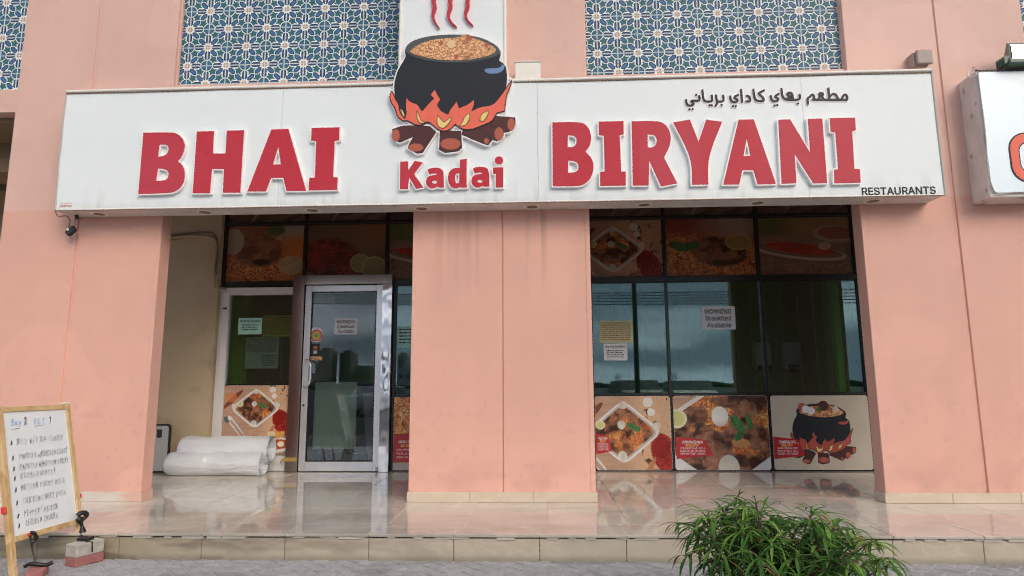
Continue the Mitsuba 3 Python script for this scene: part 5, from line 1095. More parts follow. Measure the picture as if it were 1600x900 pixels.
def small_print(t, x0, x1, z0, z1, y, n, ink='ink', seed=1):
    r = np.random.default_rng(seed)
    ms = []
    for i in range(n):
        z = z1 - (z1 - z0) * (i + .6) / (n + .3)
        x = x0
        while x < x1 - .01:
            w = min(r.uniform(.012, .05), x1 - x)
            ms.append(bx(x, x + w, y, y + .0006, z, z + (z1 - z0) / n * .38))
            x += w + .007
    part(t, 'lettering', cat(*ms), ink, label='rows of small print', kind='stuff')


MB = [('MORNING', .10, .32, .20, .80, True), ('Breakfast', .12, .61, .20, .76, True), ('Available', .15, .91, .20, .72, True)]
t = sheet('white paper reading MORNING Breakfast Available on the door glass', -1.917, -1.625, 1.672, 1.875, 2.038, 'paper_white')
words(t, [(a, f1, f2, hh * .203, w_, b_) for a, f1, f2, hh, w_, b_ in MB], -1.917, -1.625, 1.875, 1.672, 2.0370, 0)
t = sheet('pale paper reading MORNING Breakfast Available in the window near the right pillar', 2.67, 3.085, 1.697, 1.985, YS + .012, 'paper_white')
words(t, [(a, f1, f2, hh * .288, w_, b_) for a, f1, f2, hh, w_, b_ in MB], 2.67, 3.085, 1.985, 1.697, YS + .0112, 0)
t = sheet('yellowish menu sheet in the window next to the middle pillar', 1.404, 1.815, 1.54, 1.82, YS + .012, 'paper_yellow')
small_print(t, 1.42, 1.79, 1.56, 1.80, YS + .0112, 9, 'ink_brown', 3)
t = sheet('small white notice under the yellowish menu sheet', 1.452, 1.742, 1.325, 1.532, YS + .012, 'paper_white')
words(t, [('Morning Breakfast', .06, .24, .03, .88, True)], 1.452, 1.742, 1.532, 1.325, YS + .0112, 0)
small_print(t, 1.49, 1.70, 1.345, 1.46, YS + .0112, 4, 'ink', 4)
t = sheet('mint green notice in the white framed window', -3.178, -2.872, 1.688, 1.897, YS - .0035, 'paper_mint')
words(t, [('Morning Breakfast', .06, .25, .03, .88, True)], -3.178, -2.872, 1.897, 1.688, YS - .0044, 0)
small_print(t, -3.13, -2.92, 1.72, 1.82, YS - .0044, 3, 'ink', 5)
t = sheet('brown-yellow menu sheet beside the mint green notice', -2.868, -2.472, 1.655, 1.928, YS + .012, 'paper_ochre')
small_print(t, -2.85, -2.50, 1.67, 1.91, YS + .0112, 8, 'ink_brown', 6)
t = sheet('grey printed leaflet below the other sheets in the white framed window', -3.072, -2.644, 1.255, 1.648, YS + .012, 'paper_grey')
small_print(t, -3.05, -2.67, 1.45, 1.63, YS + .0112, 6, 'ink', 7)
small_print(t, -2.85, -2.67, 1.27, 1.43, YS + .0112, 5, 'ink', 8)
t = sheet('pale notice in the narrow window right of the door', -1.135, -.80, 1.50, 1.772, YS + .012, 'paper_mint')
small_print(t, -1.11, -.83, 1.53, 1.75, YS + .0112, 5, 'ink', 9)
st = thing('door_sticker', 'round rainbow coloured sticker on the door glass above the handle', 'sticker')
cxs, czs = -2.145, 1.67
put(st + '__base', prism(rrect(cxs - .08, cxs + .08, czs - .09, czs + .09, .06), 2.038, .0008), 'letter_white')
for i, c in enumerate(((0.55, 0.10, 0.30), (0.70, 0.30, 0.06), (0.62, 0.55, 0.06), (0.12, 0.42, 0.20))):
    plain(f'rainbow_{i}', c, 0.5)
    part(st, 'band', prism(Point(cxs, czs - .01).buffer(.078 - .017 * i, quad_segs=8).intersection(sbox(-9, czs - .08, 9, czs + .09)), 2.0372 - .0008 * i, .0008), f'rainbow_{i}')
st = thing('card_sticker', 'small dark red and black sticker under the rainbow sticker on the door', 'sticker')
put(st + '__base', cbox(-2.20, -2.10, 2.037, 2.038, 1.40, 1.56, .0003), 'black_plastic')
part(st, 'mark', cbox(-2.175, -2.125, 2.0362, 2.0369, 1.49, 1.53, .0002), 'log_end')
part(st, 'mark', cbox(-2.175, -2.125, 2.0362, 2.0369, 1.43, 1.475, .0002), 'paper_grey')
st = thing('pull_sticker', 'small peach sticker reading PULL above the door handle', 'sticker')
put(st + '__base', prism(rrect(-2.216, -2.06, 1.352, 1.398, .012), 2.0372, .0008), plain('peach', (0.62, 0.36, 0.18), 0.5))
part(st, 'lettering', text_at('PULL', .026, -2.195, 2.0364, 1.362, True, .0006, width=.11), 'ink')

# ------------------------------------------------------------------ inside the restaurant
struct('room_floor', bx(-3.6, 6.2, 2.25, 7.2, -.02, -.004), 'room_dark')
struct('room_ceiling', bx(-3.6, 6.2, 2.45, 7.2, 3.05, 3.1), 'room_ceiling')
struct('room_wall', cat(bx(-3.6, -2.6, 7.2, 7.3, -.02, 3.1), bx(1.0, 6.2, 6.4, 6.5, -.02, 3.1)), 'room_green')
struct('room_wall', cat(bx(-2.6, 1.0, 6.6, 6.7, -.02, 3.1), bx(-3.7, -3.6, 2.2, 7.3, -.02, 3.1)), 'room_yellow')
struct('room_wall', cat(bx(6.2, 6.3, 2.2, 7.3, -.02, 3.1), bx(.95, 1.05, 4.5, 6.6, -.02, 3.1)), 'room_green')
struct('room_pier', bx(4.37, 4.45, 2.30, 2.42, -.004, 3.05), 'green_pier')
struct('room_pier', cat(bx(-3.39, -3.16, 2.35, 2.5, -.004, 3.05), bx(5.5, 6.0, 5.2, 5.6, -.004, 3.05)), 'room_green')
for i, (x, lb) in enumerate(((4.80, 'left one of two pale dispensers on the wall inside the right window'), (5.35, 'right one of two pale dispensers on the wall inside the right window'))):
    t = thing('dispenser', lb, 'dispenser', 'dispensers inside')
    put(t + '__body', cbox(x - .15, x + .15, 6.2, 6.398, 1.30, 1.80, .02), 'white_plastic')
    part(t, 'outlet', cbox(x - .12, x + .12, 6.15, 6.2, 1.26, 1.38, .01), 'black_plastic')
t = thing('wall_menu', 'mustard yellow board on a post inside the door', 'board')
put(t + '__panel', cbox(-1.75, -1.28, 3.4, 3.43, 1.35, 1.95, .004), 'board_mustard')
part(t, 'post', cbox(-1.56, -1.47, 3.431, 3.46, 0, 1.9, .004), 'board_mustard')
t = thing('glass_screen', 'greenish frosted panel standing inside the lower half of the door', 'panel')
put(t + '__sheet', cbox(-2.20, -1.66, 2.22, 2.235, .25, 1.08, .003), 'frosted_panel')
part(t, 'edge', cat(cbox(-2.215, -1.645, 2.218, 2.237, 1.081, 1.10, .003), cbox(-1.659, -1.645, 2.218, 2.237, .05, 1.08, .003), cbox(-2.215, -2.201, 2.218, 2.237, .05, 1.08, .003)), 'black_frame')
t = thing('leaning_board', 'dark grey board leaning inside behind the door', 'board')
m = cbox(-.09, .09, -.015, .015, 0, .95, .003)
m.apply_transform(trimesh.transformations.rotation_matrix(-.10, [0, 1, 0]))
m.apply_translation((-1.50, 2.6, 0))
put(t + '__board', m, plain('slate_grey', (0.22, 0.23, 0.25), 0.5))
t = thing('counter', 'dark counter inside behind the door', 'counter')
put(t + '__body', cbox(-3.0, .6, 4.2, 4.8, 0, 1.05, .01), 'room_dark')
part(t, 'top', cbox(-3.02, .62, 4.17, 4.83, 1.051, 1.09, .008), 'slate_grey')
for i, x in enumerate((1.55, 2.75)):
    t = thing('ceiling_light', ('small round ceiling light inside the window next to the middle pillar', 'small round ceiling light inside the middle one of the right windows')[i], 'light')
    c = trimesh.creation.cylinder(.07, .01, sections=20)
    c.apply_translation((x, 2.9, 3.04))
    put(t + '__lamp', c, 'white_plastic', emitter={'type': 'area', 'radiance': rgb(3.0, 3.0, 2.8)})
for gname, xs, zt, zb in (('right', np.arange(1.40, 4.55, .19), 2.28, .93), ('left', np.arange(-3.15, -2.47, .17), 2.18, 1.07)):
    t = thing('light_curtain', 'curtain of thin fairy light strings hanging inside the ' + ('wide right windows' if gname == 'right' else 'white framed window'), 'fairy lights')
    for x in xs:
        x += rng.uniform(-.02, .02)
        sw_ = [(x + rng.normal(0, .004), YS + .07, z) for z in np.linspace(zt, zb, 7)]
        part(t, 'string', tube(spline(sw_, 13), .0022, 4), 'grey_plastic')

# ------------------------------------------------------------------ things on the walkway
rl = thing('plastic_roll', 'two wrapped rolls of clear plastic sheet lying stacked on the tiles by the door', 'roll')


def roll(cy, cz, ry, rz, x0, x1, seed, lean=0.0):
    n, m_ = 60, 40
    xs = np.linspace(x0, x1, n)
    an = np.linspace(0, 2 * np.pi, m_, endpoint=False)
    X, A = np.meshgrid(xs, an, indexing='ij')
    q = np.stack([X * 3.0, np.cos(A) * 1.2, np.sin(A) * 1.2], -1)
    w = meshkit.fbm(q, 4, seed) - .5
    endf = np.clip((X - x0) / .10, 0, 1)
    R = 1 + .22 * w + .16 * np.abs(meshkit.fbm(q * np.array([2.2, 2.6, 2.6]) + 7, 3, seed + 1) - .5) + .05 * np.sin(X * 4 + 2 * A + seed) * .5
    R = R * (0.86 + .14 * np.sqrt(endf))
    Y = cy + ry * R * np.cos(A) + lean * (X - x0)
    Z = cz + rz * R * np.sin(A)
    Z = np.maximum(Z, .004)
    V = np.stack([X, Y, Z], -1).reshape(-1, 3)
    i, j = np.meshgrid(np.arange(n - 1), np.arange(m_), indexing='ij')
    f = np.stack([i * m_ + j, (i + 1) * m_ + j, (i + 1) * m_ + (j + 1) % m_, i * m_ + (j + 1) % m_], -1).reshape(-1, 4)
    F = np.vstack([f[:, [0, 1, 2]], f[:, [0, 2, 3]]])
    ctr = np.array([[x0 + .03, cy, cz]])
    k = np.arange(m_)
    F = np.vstack([F, np.stack([k * 0 + len(V), k, (k + 1) % m_], 1)])
    V = np.vstack([V, ctr])
    # inner windings seen at the open end
    inner = []
    for s, d in ((.86, .0), (.66, .02), (.42, .03)):
        ring_ = [(x1 + .001 - d, cy + lean * (x1 - x0) + ry * s * R[-1, jj % m_] * math.cos(an[jj % m_]), max(.006, cz + rz * s * R[-1, jj % m_] * math.sin(an[jj % m_]))) for jj in range(m_ + 1)]
        inner.append(np.array(ring_))
    ms = [trimesh.Trimesh(V, F, process=False)]
    for rg_ in inner:
        b = rg_.copy()
        b[:, 0] -= .25
        vv = np.vstack([rg_, b])
        q = np.arange(len(rg_) - 1)
        ff = np.vstack([np.stack([q, q + 1, q + 1 + len(rg_)], 1), np.stack([q, q + 1 + len(rg_), q + len(rg_)], 1)])
        ms.append(trimesh.Trimesh(vv, ff, process=False))
    return ms


for a in ((1.86, .285, .15, .155, -3.66, -2.575, 3), (1.72, .135, .145, .135, -3.735, -2.60, 8)):
    ms = roll(*a)
    put(numbered(rl + '__roll'), ms[0], 'plastic_film', True)
    part(rl, 'winding', cat(*ms[1:]), 'plastic_film', True)
fb = thing('framed_board', 'grey board with a rounded black frame standing behind the left pillar', 'board')
put(fb + '__panel', prism(rrect(-4.235, -3.87, .03, .56, .03), 1.90, .008), 'paper_grey')
part(fb, 'frame', prism(rrect(-4.26, -3.845, .003, .585, .05).difference(rrect(-4.238, -3.868, .027, .563, .035)), 1.892, .02), 'black_plastic')
part(fb, 'rivet', cat(*[trimesh.creation.icosphere(1, .006).apply_translation((x, 1.897, z)) for x in (-3.89, -3.94) for z in (.545, .05)]), 'white_plastic')
part(fb, 'mark', cbox(-4.02, -3.955, 1.897, 1.8995, .42, .52, .001), 'black_plastic')

# ------------------------------------------------------------------ the menu easel
es = thing('menu_easel', 'wooden easel with a white board of handwritten dishes at the left edge', 'easel')
uA = np.array([0.042, 0.9991, 0.0]); uA /= np.linalg.norm(uA)
dn = np.array([0.218, -0.0092, -0.9759]); dn -= uA * (dn @ uA); dn /= np.linalg.norm(dn)
nA = np.cross(dn, uA)
nA *= np.sign(nA[0])
OA = np.array([-2.903, -1.731, .862])
BW, BH = .537, .794


def on_board(m, w=0.0):
    """local (u across, v down, w out of the board) to the world"""
    v = m.vertices
    m2 = m.copy()
    m2.vertices = OA + v[:, :1] * uA + v[:, 1:2] * dn + (v[:, 2:] + w) * nA
    if np.linalg.det(np.stack([uA, dn, nA], 1)) < 0:
        m2.invert()
    return m2


LG = (OA[2] - GZ) / -dn[2]
put(es + '__board', on_board(cbox(-.004, BW + .004, -.004, BH + .004, -.006, .0, .001)), 'whiteboard')
part(es, 'leg', on_board(cbox(-.042, -.0045, -.045, LG, -.024, .012, .003)), 'pine_wood')
part(es, 'leg', on_board(cbox(BW + .0045, BW + .042, -.045, LG, -.024, .012, .003)), 'pine_wood')
part(es, 'rail', on_board(cbox(-.0042, BW + .0042, -.04, -.0045, -.022, .010, .003)), 'pine_wood', label='top rail')
part(es, 'rail', on_board(cbox(-.0042, BW + .0042, BH + .0045, BH + .04, -.022, .014, .003)), 'pine_wood', label='bottom rail')
for u0 in (-.03, BW - .005):
    top = OA + u0 * uA + .02 * dn - .03 * nA
    bot = np.array([top[0] - .24, top[1], GZ])
    ax = (bot - top) / np.linalg.norm(bot - top)
    sd = np.cross(ax, uA)
    m = cbox(-.017, .017, -.012, .012, 0, np.linalg.norm(bot - top), .003)
    m.apply_transform(frame_from(top, uA, sd, ax) if np.linalg.det(np.stack([uA, sd, ax], 1)) > 0 else frame_from(top, uA, -sd, ax))
    part(es, 'rear_leg', m, 'pine_wood')
part(es, 'hinge', on_board(cbox(BW - .01, BW + .05, -.058, -.047, -.03, .006, .003)), 'white_plastic')
part(es, 'knob', on_board(cbox(BW + .043, BW + .062, .62, .655, -.02, .01, .004)), 'red_plastic')
part(es, 'knob', on_board(cbox(-.060, -.043, .60, .645, -.02, .012, .004)), 'red_plastic')
part(es, 'knob', on_board(cbox(.085, .115, BH + .004, BH + .022, .0145, .03, .004)), 'red_plastic')

G = {'A': [[(0, 1), (.45, 0), (.9, 1)], [(.2, .6), (.72, .6)]], 'B': [[(0, 0), (0, 1)], [(0, 0), (.6, .12), (.6, .4), (0, .5)], [(0, .5), (.75, .6), (.7, .92), (0, 1)]], 'C': [[(.8, .08), (.4, 0), (.05, .45), (.3, 1), (.85, .9)]],
     'D': [[(.1, 0), (.1, 1)], [(0, 0), (.6, .1), (.8, .5), (.5, .95), (0, 1)]], 'E': [[(.8, 0), (.1, .05), (.05, 1), (.8, .95)], [(.08, .5), (.65, .47)]], 'F': [[(.8, 0), (.1, .03), (.05, 1)], [(.08, .5), (.6, .45)]],
     'G': [[(.8, .1), (.4, 0), (.05, .5), (.4, 1), (.8, .85), (.8, .55), (.5, .55)]], 'H': [[(.05, 0), (0, 1)], [(.8, 0), (.75, 1)], [(0, .5), (.8, .48)]], 'I': [[(.1, 0), (.7, 0)], [(.4, 0), (.35, 1)], [(.05, 1), (.7, 1)]],
     'K': [[(.1, 0), (.05, 1)], [(.75, 0), (.1, .55), (.8, 1)]], 'L': [[(.1, 0), (.05, 1), (.75, .95)]], 'M': [[(0, 1), (.1, 0), (.45, .6), (.8, 0), (.95, 1)]], 'N': [[(0, 1), (.08, 0), (.75, 1), (.8, 0)]],
     'O': [[(.4, 0), (.05, .45), (.35, 1), (.8, .55), (.4, 0)]], 'P': [[(.1, 0), (.05, 1)], [(.05, .05), (.75, .1), (.7, .45), (.1, .55)]], 'R': [[(.1, 0), (.05, 1)], [(.05, .05), (.75, .12), (.65, .45), (.1, .5), (.8, 1)]],
     'S': [[(.8, .08), (.3, 0), (.15, .4), (.7, .6), (.55, .95), (0, .95)]], 'T': [[(0, .05), (.85, 0)], [(.42, .03), (.38, 1)]], 'U': [[(.05, 0), (.08, .8), (.45, 1), (.75, .75), (.8, 0)]], 'W': [[(0, .3), (.2, 1), (.45, .5), (.65, 1), (.95, .2)]],
     'Y': [[(0, 0), (.4, .5)], [(.8, 0), (.25, 1.1)]], '/': [[(.75, -.25), (.1, 1.15)]], '1': [[(.2, .15), (.45, 0), (.4, 1)]], '2': [[(.05, .2), (.45, 0), (.75, .3), (.05, 1), (.9, .95)]], 'u': [[(.05, .4), (.1, .95), (.55, .9), (.65, .4), (.7, 1)]],
     'y': [[(.05, .4), (.35, .8)], [(.7, .4), (.2, 1.25)]]}


def hand(text, u, v, h, width, ink, lw=.0025, rise=.0):
    r = np.random.default_rng(sum(map(ord, text)) + int(u * 1000))
    adv = [(.42 if c == ' ' else .55 if c in '/1I' else 1.0) for c in text]
    s = width / sum(adv)
    out, x = [], u
    for c, a in zip(text, adv):
        if c in G:
            hh = h * r.uniform(.85, 1.12)
            oy = r.normal(0, h * .05)
            for st_ in G[c]:
                pts = [(x + px * s * .70 + r.normal(0, s * .03) + (.5 - py) * h * .10, v + oy + (py - 1) * hh + r.normal(0, h * .03) - rise * (x - u)) for px, py in st_]
                out.append(LineString(pts).buffer(lw * r.uniform(.7, 1.15), quad_segs=2))
        x += a * s
    m = []
    for g_ in polys(unary_union(out)):
        m.append(trimesh.creation.extrude_polygon(g_, .0008, engine='earcut'))
    return part(es, 'writing', on_board(cat(*m), .0004), ink, label=f'handwritten line "{text}"', kind='stuff')


W_ = BW
hand('Buy', .065, .085, .040, .085, 'marker_blue', .0026)
hand('2', .165, .085, .042, .035, 'marker_dark', .0030)
hand('GET', .245, .085, .036, .105, 'marker_blue', .0026)
hand('1', .37, .088, .040, .04, 'marker_dark', .0028)
for (a, b, z) in ((.06, .125, .11), (.245, .335, .10)):
    m = trimesh.creation.extrude_polygon(LineString([(a, z + .005), (b, z - .004)]).buffer(.0018), .0008, engine='earcut')
    part(es, 'underline', on_board(m, .0004), 'marker_dark')
DISH = [('IDLY W/ FISH CURRY', .215, .085, .41), ('PAROTTA W/CHICKEN CURRY', .315, .10, .425), ('PAROTTA W/MUTTON CURRY', .385, .095, .43), ('KOTHU PAROTTA', .448, .095, .30), ('MUTTON CURRY DOSA', .522, .09, .38),
        ('CHICKEN CURRY DOSA', .606, .095, .37), ('PEPPER CHICKEN', .690, .095, .285), ('CHICKEN CHUKKA', .752, .10, .275)]
for i, (s, v, u, wd) in enumerate(DISH):
    hand(s, u, v, .036, wd, 'marker_dark', .0014)
    m = trimesh.creation.extrude_polygon(unary_union([LineString([(.042, v - .002), (.05, v - .024)]).buffer(.0045), LineString([(.048, v - .004), (.052, v - .02)]).buffer(.004)]), .0008, engine='earcut')
    part(es, 'bullet', on_board(m, .0004), 'marker_dark')

# blocks that hold the easel down, and the straps
def block(name, label, x, y, z, rot, b, dims=(.1, .2, .062), cat_='paving block'):
    t = thing(name, label, cat_)
    m = cbox(-dims[0] / 2, dims[0] / 2, -dims[1] / 2, dims[1] / 2, 0, dims[2], .006)
    m = m.subdivide().subdivide().subdivide()
    n_ = meshkit.fbm(m.vertices * 28 + 3, 3, 4)[:, None] - .5
    m.vertices = m.vertices + .006 * n_ * (m.vertices / np.linalg.norm(m.vertices, axis=1, keepdims=True).clip(1e-6))
    m.apply_transform(trimesh.transformations.rotation_matrix(rot, [0, 0, 1]))
    m.apply_translation((x, y, z))
    put(t, m, b)
    return t


block('red_paving_block', 'red paving block on the ground, under the grey block by the easel', -2.522, -1.345, GZ, -.36, 'paver_red', (.115, .2, .06))
block('grey_paving_block', 'grey paving block lying on a red one at the foot of the easel', -2.526, -1.345, GZ + .0615, -.33, 'paver_block', (.115, .2, .085))
block('red_paving_block', 'red paving block cut off by the bottom edge below the easel', -2.63, -1.64, GZ, .5, 'paver_red', (.1, .2, .05))
b1 = OA + BW * uA + (BH + .02) * dn + .02 * nA
s1 = thing('strap', 'black hooked strap from the easel rail to the grey paving block', 'strap')
put(s1 + '__band', tube(spline([b1 + (.01, -.04, .03), b1 + (.03, -.02, -.02), b1 + (.05, -.03, -.09), (-2.56, -1.32, -.03), (-2.53, -1.32, -.022)], 24), [.016 + .006 * math.sin(k * .9) for k in range(24)], 8), 'black_plastic', smooth=60)
part(s1, 'hook', tube(spline([b1 + (.02, -.06, .05), b1 + (.04, -.03, .065), b1 + (.045, .0, .05), b1 + (.02, -.02, .01)], 14), .016, 8), 'black_plastic', smooth=60)
part(s1, 'buckle', cbox(-2.585, -2.50, -1.36, -1.29, -.030, -.008, .006), 'black_plastic')
part(s1, 'cord', tube([(-2.515, -1.335, -.025), (-2.50, -1.38, -.028), (-2.468, -1.36, -.033), (-2.462, -1.362, -.10)], .005, 6), 'black_plastic', smooth=60)
b2 = OA + .10 * uA + (BH + .02) * dn + .02 * nA
s2 = thing('strap', 'thin black strap from the easel rail down to the red block at the bottom edge', 'strap')
put(s2 + '__band', tube(spline([b2, b2 + (.015, .015, -.09), (-2.65, -1.635, -.11)], 14), .0055, 6), 'black_plastic', smooth=60)
part(s2, 'hook', tube(spline([b2 + (0, .0, .015), b2 + (.02, .02, .0), b2 + (.02, .025, -.035), b2 + (.005, .012, -.045)], 12), .012, 6), 'black_plastic', smooth=60)
part(s2, 'clamp', tube(spline([(-2.70, -1.66, -.12), (-2.66, -1.645, -.105), (-2.61, -1.62, -.118), (-2.575, -1.58, -.112)], 12), .013, 6), 'black_plastic', smooth=60)

# ------------------------------------------------------------------ the shrub in front
pl = thing('shrub', 'green shrub with long narrow drooping leaves in the foreground before the step', 'shrub')
struct('planting_bed', bx(.9, 2.9, -3.4, -2.02, GZ - .02, GZ + .03), 'soil')


def leaf(base, dir_, ln, w, droop, r):
    n = 6
    side = np.cross(dir_, [0, 0, 1.0])
    side /= np.linalg.norm(side) + 1e-9
    p, d = base.copy(), dir_.copy()
    V = []
    for k in range(n + 1):
        t = k / n
        ww = w * (0.25 + 1.6 * t * (1 - t) * 1.6 if t < .5 else (1.03 + .25) * (1 - ((t - .5) / .5) ** 1.6)) * .5 + .0004
        nn = np.cross(side, d)
        nn /= np.linalg.norm(nn) + 1e-9
        V += [p - side * ww + nn * ww * .35, p, p + side * ww + nn * ww * .35]
        d = d + np.array([0, 0, -droop / n]) + r.normal(0, .03, 3)
        d /= np.linalg.norm(d)
        p = p + d * ln / n
    F = []
    for k in range(n):
        a = 3 * k
        F += [[a, a + 1, a + 4], [a, a + 4, a + 3], [a + 1, a + 2, a + 5], [a + 1, a + 5, a + 4]]
    return np.array(V), np.array(F)


pr = np.random.default_rng(21)
base = np.array([1.86, -2.62, GZ])
tips = []
stems = []
for k in range(60):
    an = pr.uniform(0, 2 * np.pi)
    rr = math.sqrt(pr.uniform(0.02, 1))
    tx = 1.90 + .52 * rr * math.cos(an)
    ty = -2.55 + .40 * rr * math.sin(an)
    if tx > 2.06 and pr.uniform() < .25:
        tx -= .5
    dome = .425 - .06 * rr ** 4 + pr.normal(0, .018) - (.10 if ty < -2.7 else 0)
    if tx > 2.04:
        dome -= .50 * (tx - 2.04)
    tz = max(dome - pr.uniform(0, .14), .0)
    b = base + np.array([pr.normal(0, .12), pr.normal(0, .10), 0])
    mid = b * .45 + np.array([tx, ty, tz]) * .55 + np.array([pr.normal(0, .03), pr.normal(0, .03), .05])
    c = spline([b, mid, (tx, ty, tz)], 12)
    stems.append(tube(c, np.linspace(.009, .0035, 12), 5))
    tips.append((c[-1], c[-1] - c[-2], 1.0))
    tips.append((c[8], c[8] - c[7], .9))
    for q in range(pr.integers(1, 4)):            # side shoots
        s = c[pr.integers(6, 11)]
        e = s + np.array([pr.normal(0, .10), pr.normal(0, .09), pr.uniform(-.04, .09)])
        cc = spline([s, (s + e) / 2 + (0, 0, .02), e], 6)
        stems.append(tube(cc, np.linspace(.004, .0025, 6), 4))
        tips.append((e, cc[-1] - cc[-2], .85))
for sm in stems:
    part(pl, 'stem', sm, 'stem_brown', True)
LV = []
for (p, d, sc) in tips:
    d = d / (np.linalg.norm(d) + 1e-9)
    nl = pr.integers(9, 14)
    tone = pr.uniform()
    for k in range(nl):
        an = 2.4 * k + pr.uniform(-.3, .3)
        el_ = pr.uniform(-.1, .75)
        dd = np.array([math.cos(an), math.sin(an), el_])
        dd = dd / np.linalg.norm(dd) + .35 * d
        dd /= np.linalg.norm(dd)
        V, F = leaf(p - d * pr.uniform(0, .05), dd, pr.uniform(.07, .205) * sc, pr.uniform(.006, .016), pr.uniform(.6, 2.0), pr)
        h = (p[2] - .05) / .4
        t_ = tone * .6 + .4 * pr.uniform() + .12 * (h - .5)
        col = 'leaf_dry' if pr.uniform() < .045 else ('leaf_dark' if t_ < .42 else 'leaf_mid' if t_ < .74 else 'leaf_light')
        LV.append((V, F, col))
LV.sort(key=lambda l: l[0][:, 1].mean() - .6 * l[0][:, 2].max())
for V, F, col in LV[:300]:
    part(pl, 'leaf', trimesh.Trimesh(V, F, process=False), col, True)
for col in ('leaf_dark', 'leaf_mid', 'leaf_light', 'leaf_dry'):
    ms = [trimesh.Trimesh(V, F, process=False) for V, F, c in LV[300:] if c == col]
    if ms:
        part(pl, 'foliage', cat(*ms), col, True, kind='stuff')

# ------------------------------------------------------------------ across the street, seen only as reflections in the glass
def tower(x, y, w, dpt, h, b, lb, fl=3.2):
    t = thing('apartment_tower', lb, 'building', 'towers across the street')
    body = [cbox(x - w / 2, x + w / 2, y - dpt / 2, y + dpt / 2, GZ, h, .3), cbox(x - w * .3, x + w * .3, y - dpt * .3, y + dpt * .3, h, h + 1.6, .3)]
    put(t + '__wall', cat(*body), b)
    wn = []
    for zf in np.arange(6, h - 3, fl):
        for k in range(int(w // 4)):
            wx = x - w / 2 + 2 + 4 * k
            wn.append(bx(wx - 1.1, wx + 1.1, y + dpt / 2, y + dpt / 2 + .12, zf, zf + 1.9))
    part(t, 'window', cat(*wn), 'black_frame', kind='stuff')
    return t


plain('tower_grey', (0.20, 0.20, 0.22), 0.8)
plain('tower_pale', (0.32, 0.31, 0.31), 0.8)
TL = ['tallest grey tower across the street, opposite the door', 'second tallest slim grey tower opposite the door', 'wide pale block in front of the slim towers', 'low grey block right beside the wide pale block', 'low pale block left of the tallest tower', 'slim grey tower standing apart, opposite the narrow window', 'low pale block beside the tower standing apart', 'farthest grey block across the street']
for i, (x, w, h, b) in enumerate(((-129, 7, 23, 'tower_grey'), (-119.3, 7, 22, 'tower_grey'), (-117, 15, 13, 'tower_pale'), (-104, 9, 12, 'tower_grey'), (-140, 12, 8, 'tower_pale'), (-86.8, 5, 21, 'tower_grey'), (-79, 9, 12, 'tower_pale'), (-160, 14, 10, 'tower_grey'))):
    tower(x, -380 - 12 * (i % 3), w, 16, h, b, TL[i])
tl = []
r2 = np.random.default_rng(5)
for k in range(260):
    x = r2.uniform(-260, 330)
    hh = r2.uniform(.8, 2.2)
    m = trimesh.creation.icosphere(1, 1.0)
    m.vertices = m.vertices * (1 + .25 * (meshkit.noise(m.vertices * 2 + k, 1)[:, None] - .5)) * (r2.uniform(3, 7), 4, hh)
    m.apply_translation((x, -330 + r2.uniform(-30, 30), GZ + hh * .4))
    tl.append(m)
k = 'far_woods'
put(k, cat(*tl), 'tree_dark')
labels[k] = {'label': 'far dark line of trees across the street', 'category': 'trees', 'kind': 'stuff'}
for i, x in enumerate((47.8, 81.3)):
    t = thing('pylon', ('steel lattice pylon across the street, the one opposite the middle pillar', 'steel lattice pylon across the street, the one opposite the right windows')[i], 'pylon')
    y, hgt = -380, 8.2
    ms = []
    for sx in (-1, 1):
        ms.append(tube([(x + sx * 1.8, y, GZ), (x + sx * 1.2, y, hgt * .6), (x + sx * .8, y, hgt)], .14, 4))
    for q in range(7):
        z0, z1 = hgt * q / 8, hgt * (q + 1) / 8
        a0, a1 = 1.8 - 1.0 * q / 8, 1.8 - 1.0 * (q + 1) / 8
        ms += [tube([(x - a0, y, z0), (x + a1, y, z1)], .1, 4), tube([(x + a0, y, z0), (x - a1, y, z1)], .1, 4)]
    for z in (hgt * .62, hgt * .78, hgt * .93):
        ms.append(tube([(x - 2.6, y, z), (x + 2.6, y, z)], .12, 4))
    put(t + '__lattice', cat(*ms), 'slate_grey')
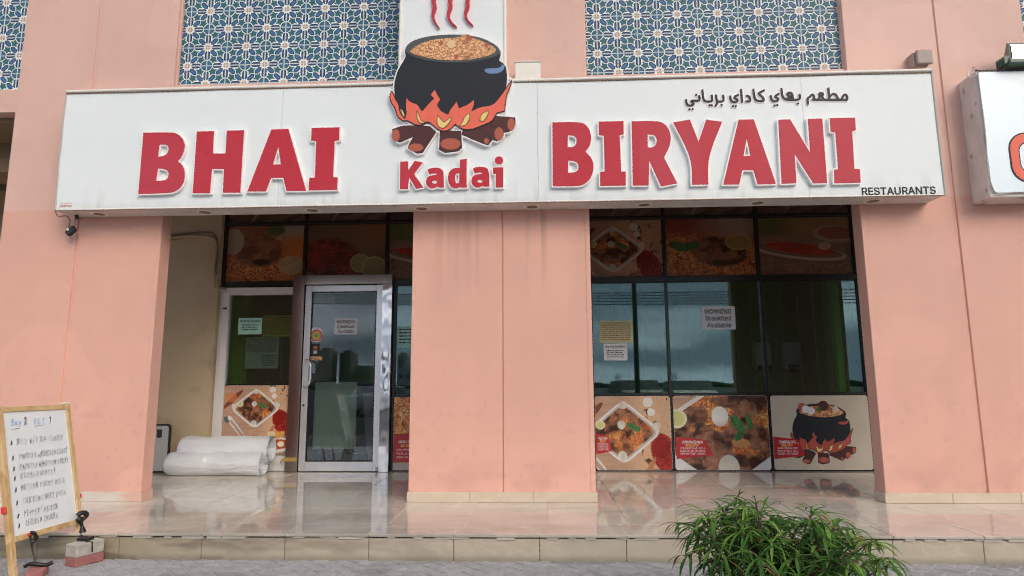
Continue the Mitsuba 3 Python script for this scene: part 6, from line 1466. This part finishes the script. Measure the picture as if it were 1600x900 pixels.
for i in range(5):
    t = thing('power_line', ('lowest', 'second lowest', 'middle', 'second highest', 'highest')[i] + ' black power line over the car park', 'cable', 'power lines')
    z = 5.5 + .2 * i
    put(t, tube(spline([(-60, -26 - i, z + 1.2), (-5, -26 - .4 * i, z + .15), (25, -26, z), (70, -26 + i, z + 1.1)], 40), .03, 4), 'cable_dark')
lp = thing('added_post', 'added dark post by the parked cars, for a dark reflected strip', 'lamp post')
put(lp + '__post', tube([(3.6, -9.5, GZ), (3.6, -9.5, 6.5)], [.085, .06], 12), 'black_frame', smooth=60)  # made-up post whose reflection draws a dark strip in the right windows
part(lp, 'head', cbox(3.2, 3.9, -9.6, -9.3, 6.5, 6.6, .03), 'black_frame')


def car(x, y, rot, paint, lb, h=1.0):
    t = thing('parked_car', lb, 'car', 'cars parked across the street')
    prof = Polygon([(-2.15, .35), (-2.2, .75), (-1.95, .95), (-1.25, 1.0), (-.65, 1.42), (.75, 1.45), (1.45, 1.05), (2.1, .95), (2.2, .6), (2.15, .35)])
    for wx in (-1.35, 1.35):
        prof = prof.difference(Point(wx, .33).buffer(.37))
    gl = Polygon([(-1.12, 1.02), (-.60, 1.36), (.70, 1.39), (1.28, 1.04)])
    M = trimesh.transformations.rotation_matrix(rot, [0, 0, 1])
    M[:3, 3] = (x, y, GZ - .045)
    S = np.diag([1, 1, h, 1])

    def pl_(m):
        m.apply_transform(S)
        m.apply_transform(M)
        return m
    put(t + '__body', pl_(prism(prof.buffer(.04).buffer(-.04), -.86, 1.72)), paint)
    part(t, 'window', pl_(cat(prism(gl, -.872, .01), prism(gl, .862, .01))), 'black_frame')
    for wx in (-1.35, 1.35):
        for wy in (-.8, .62):
            c = trimesh.creation.cylinder(.33, .2, sections=24, transform=trimesh.transformations.rotation_matrix(math.pi / 2, [1, 0, 0]))
            c.apply_translation((wx, wy + .09, .33))
            part(t, 'wheel', pl_(c), 'black_plastic', smooth=40)


car(4.7, -18, 1.50, plain('car_dark', (0.03, 0.035, 0.04), 0.25, clearcoat=1.0), 'dark car parked across the way, opposite the middle pillar', 1.0)
car(7.0, -18.2, 1.60, 'car_dark', 'dark car parked across the way, opposite the right pillar', .98)
car(-6.5, -19.0, 1.6, plain('car_white', (0.6, 0.6, 0.6), 0.3), 'white car parked across the way, opposite the door', .88)
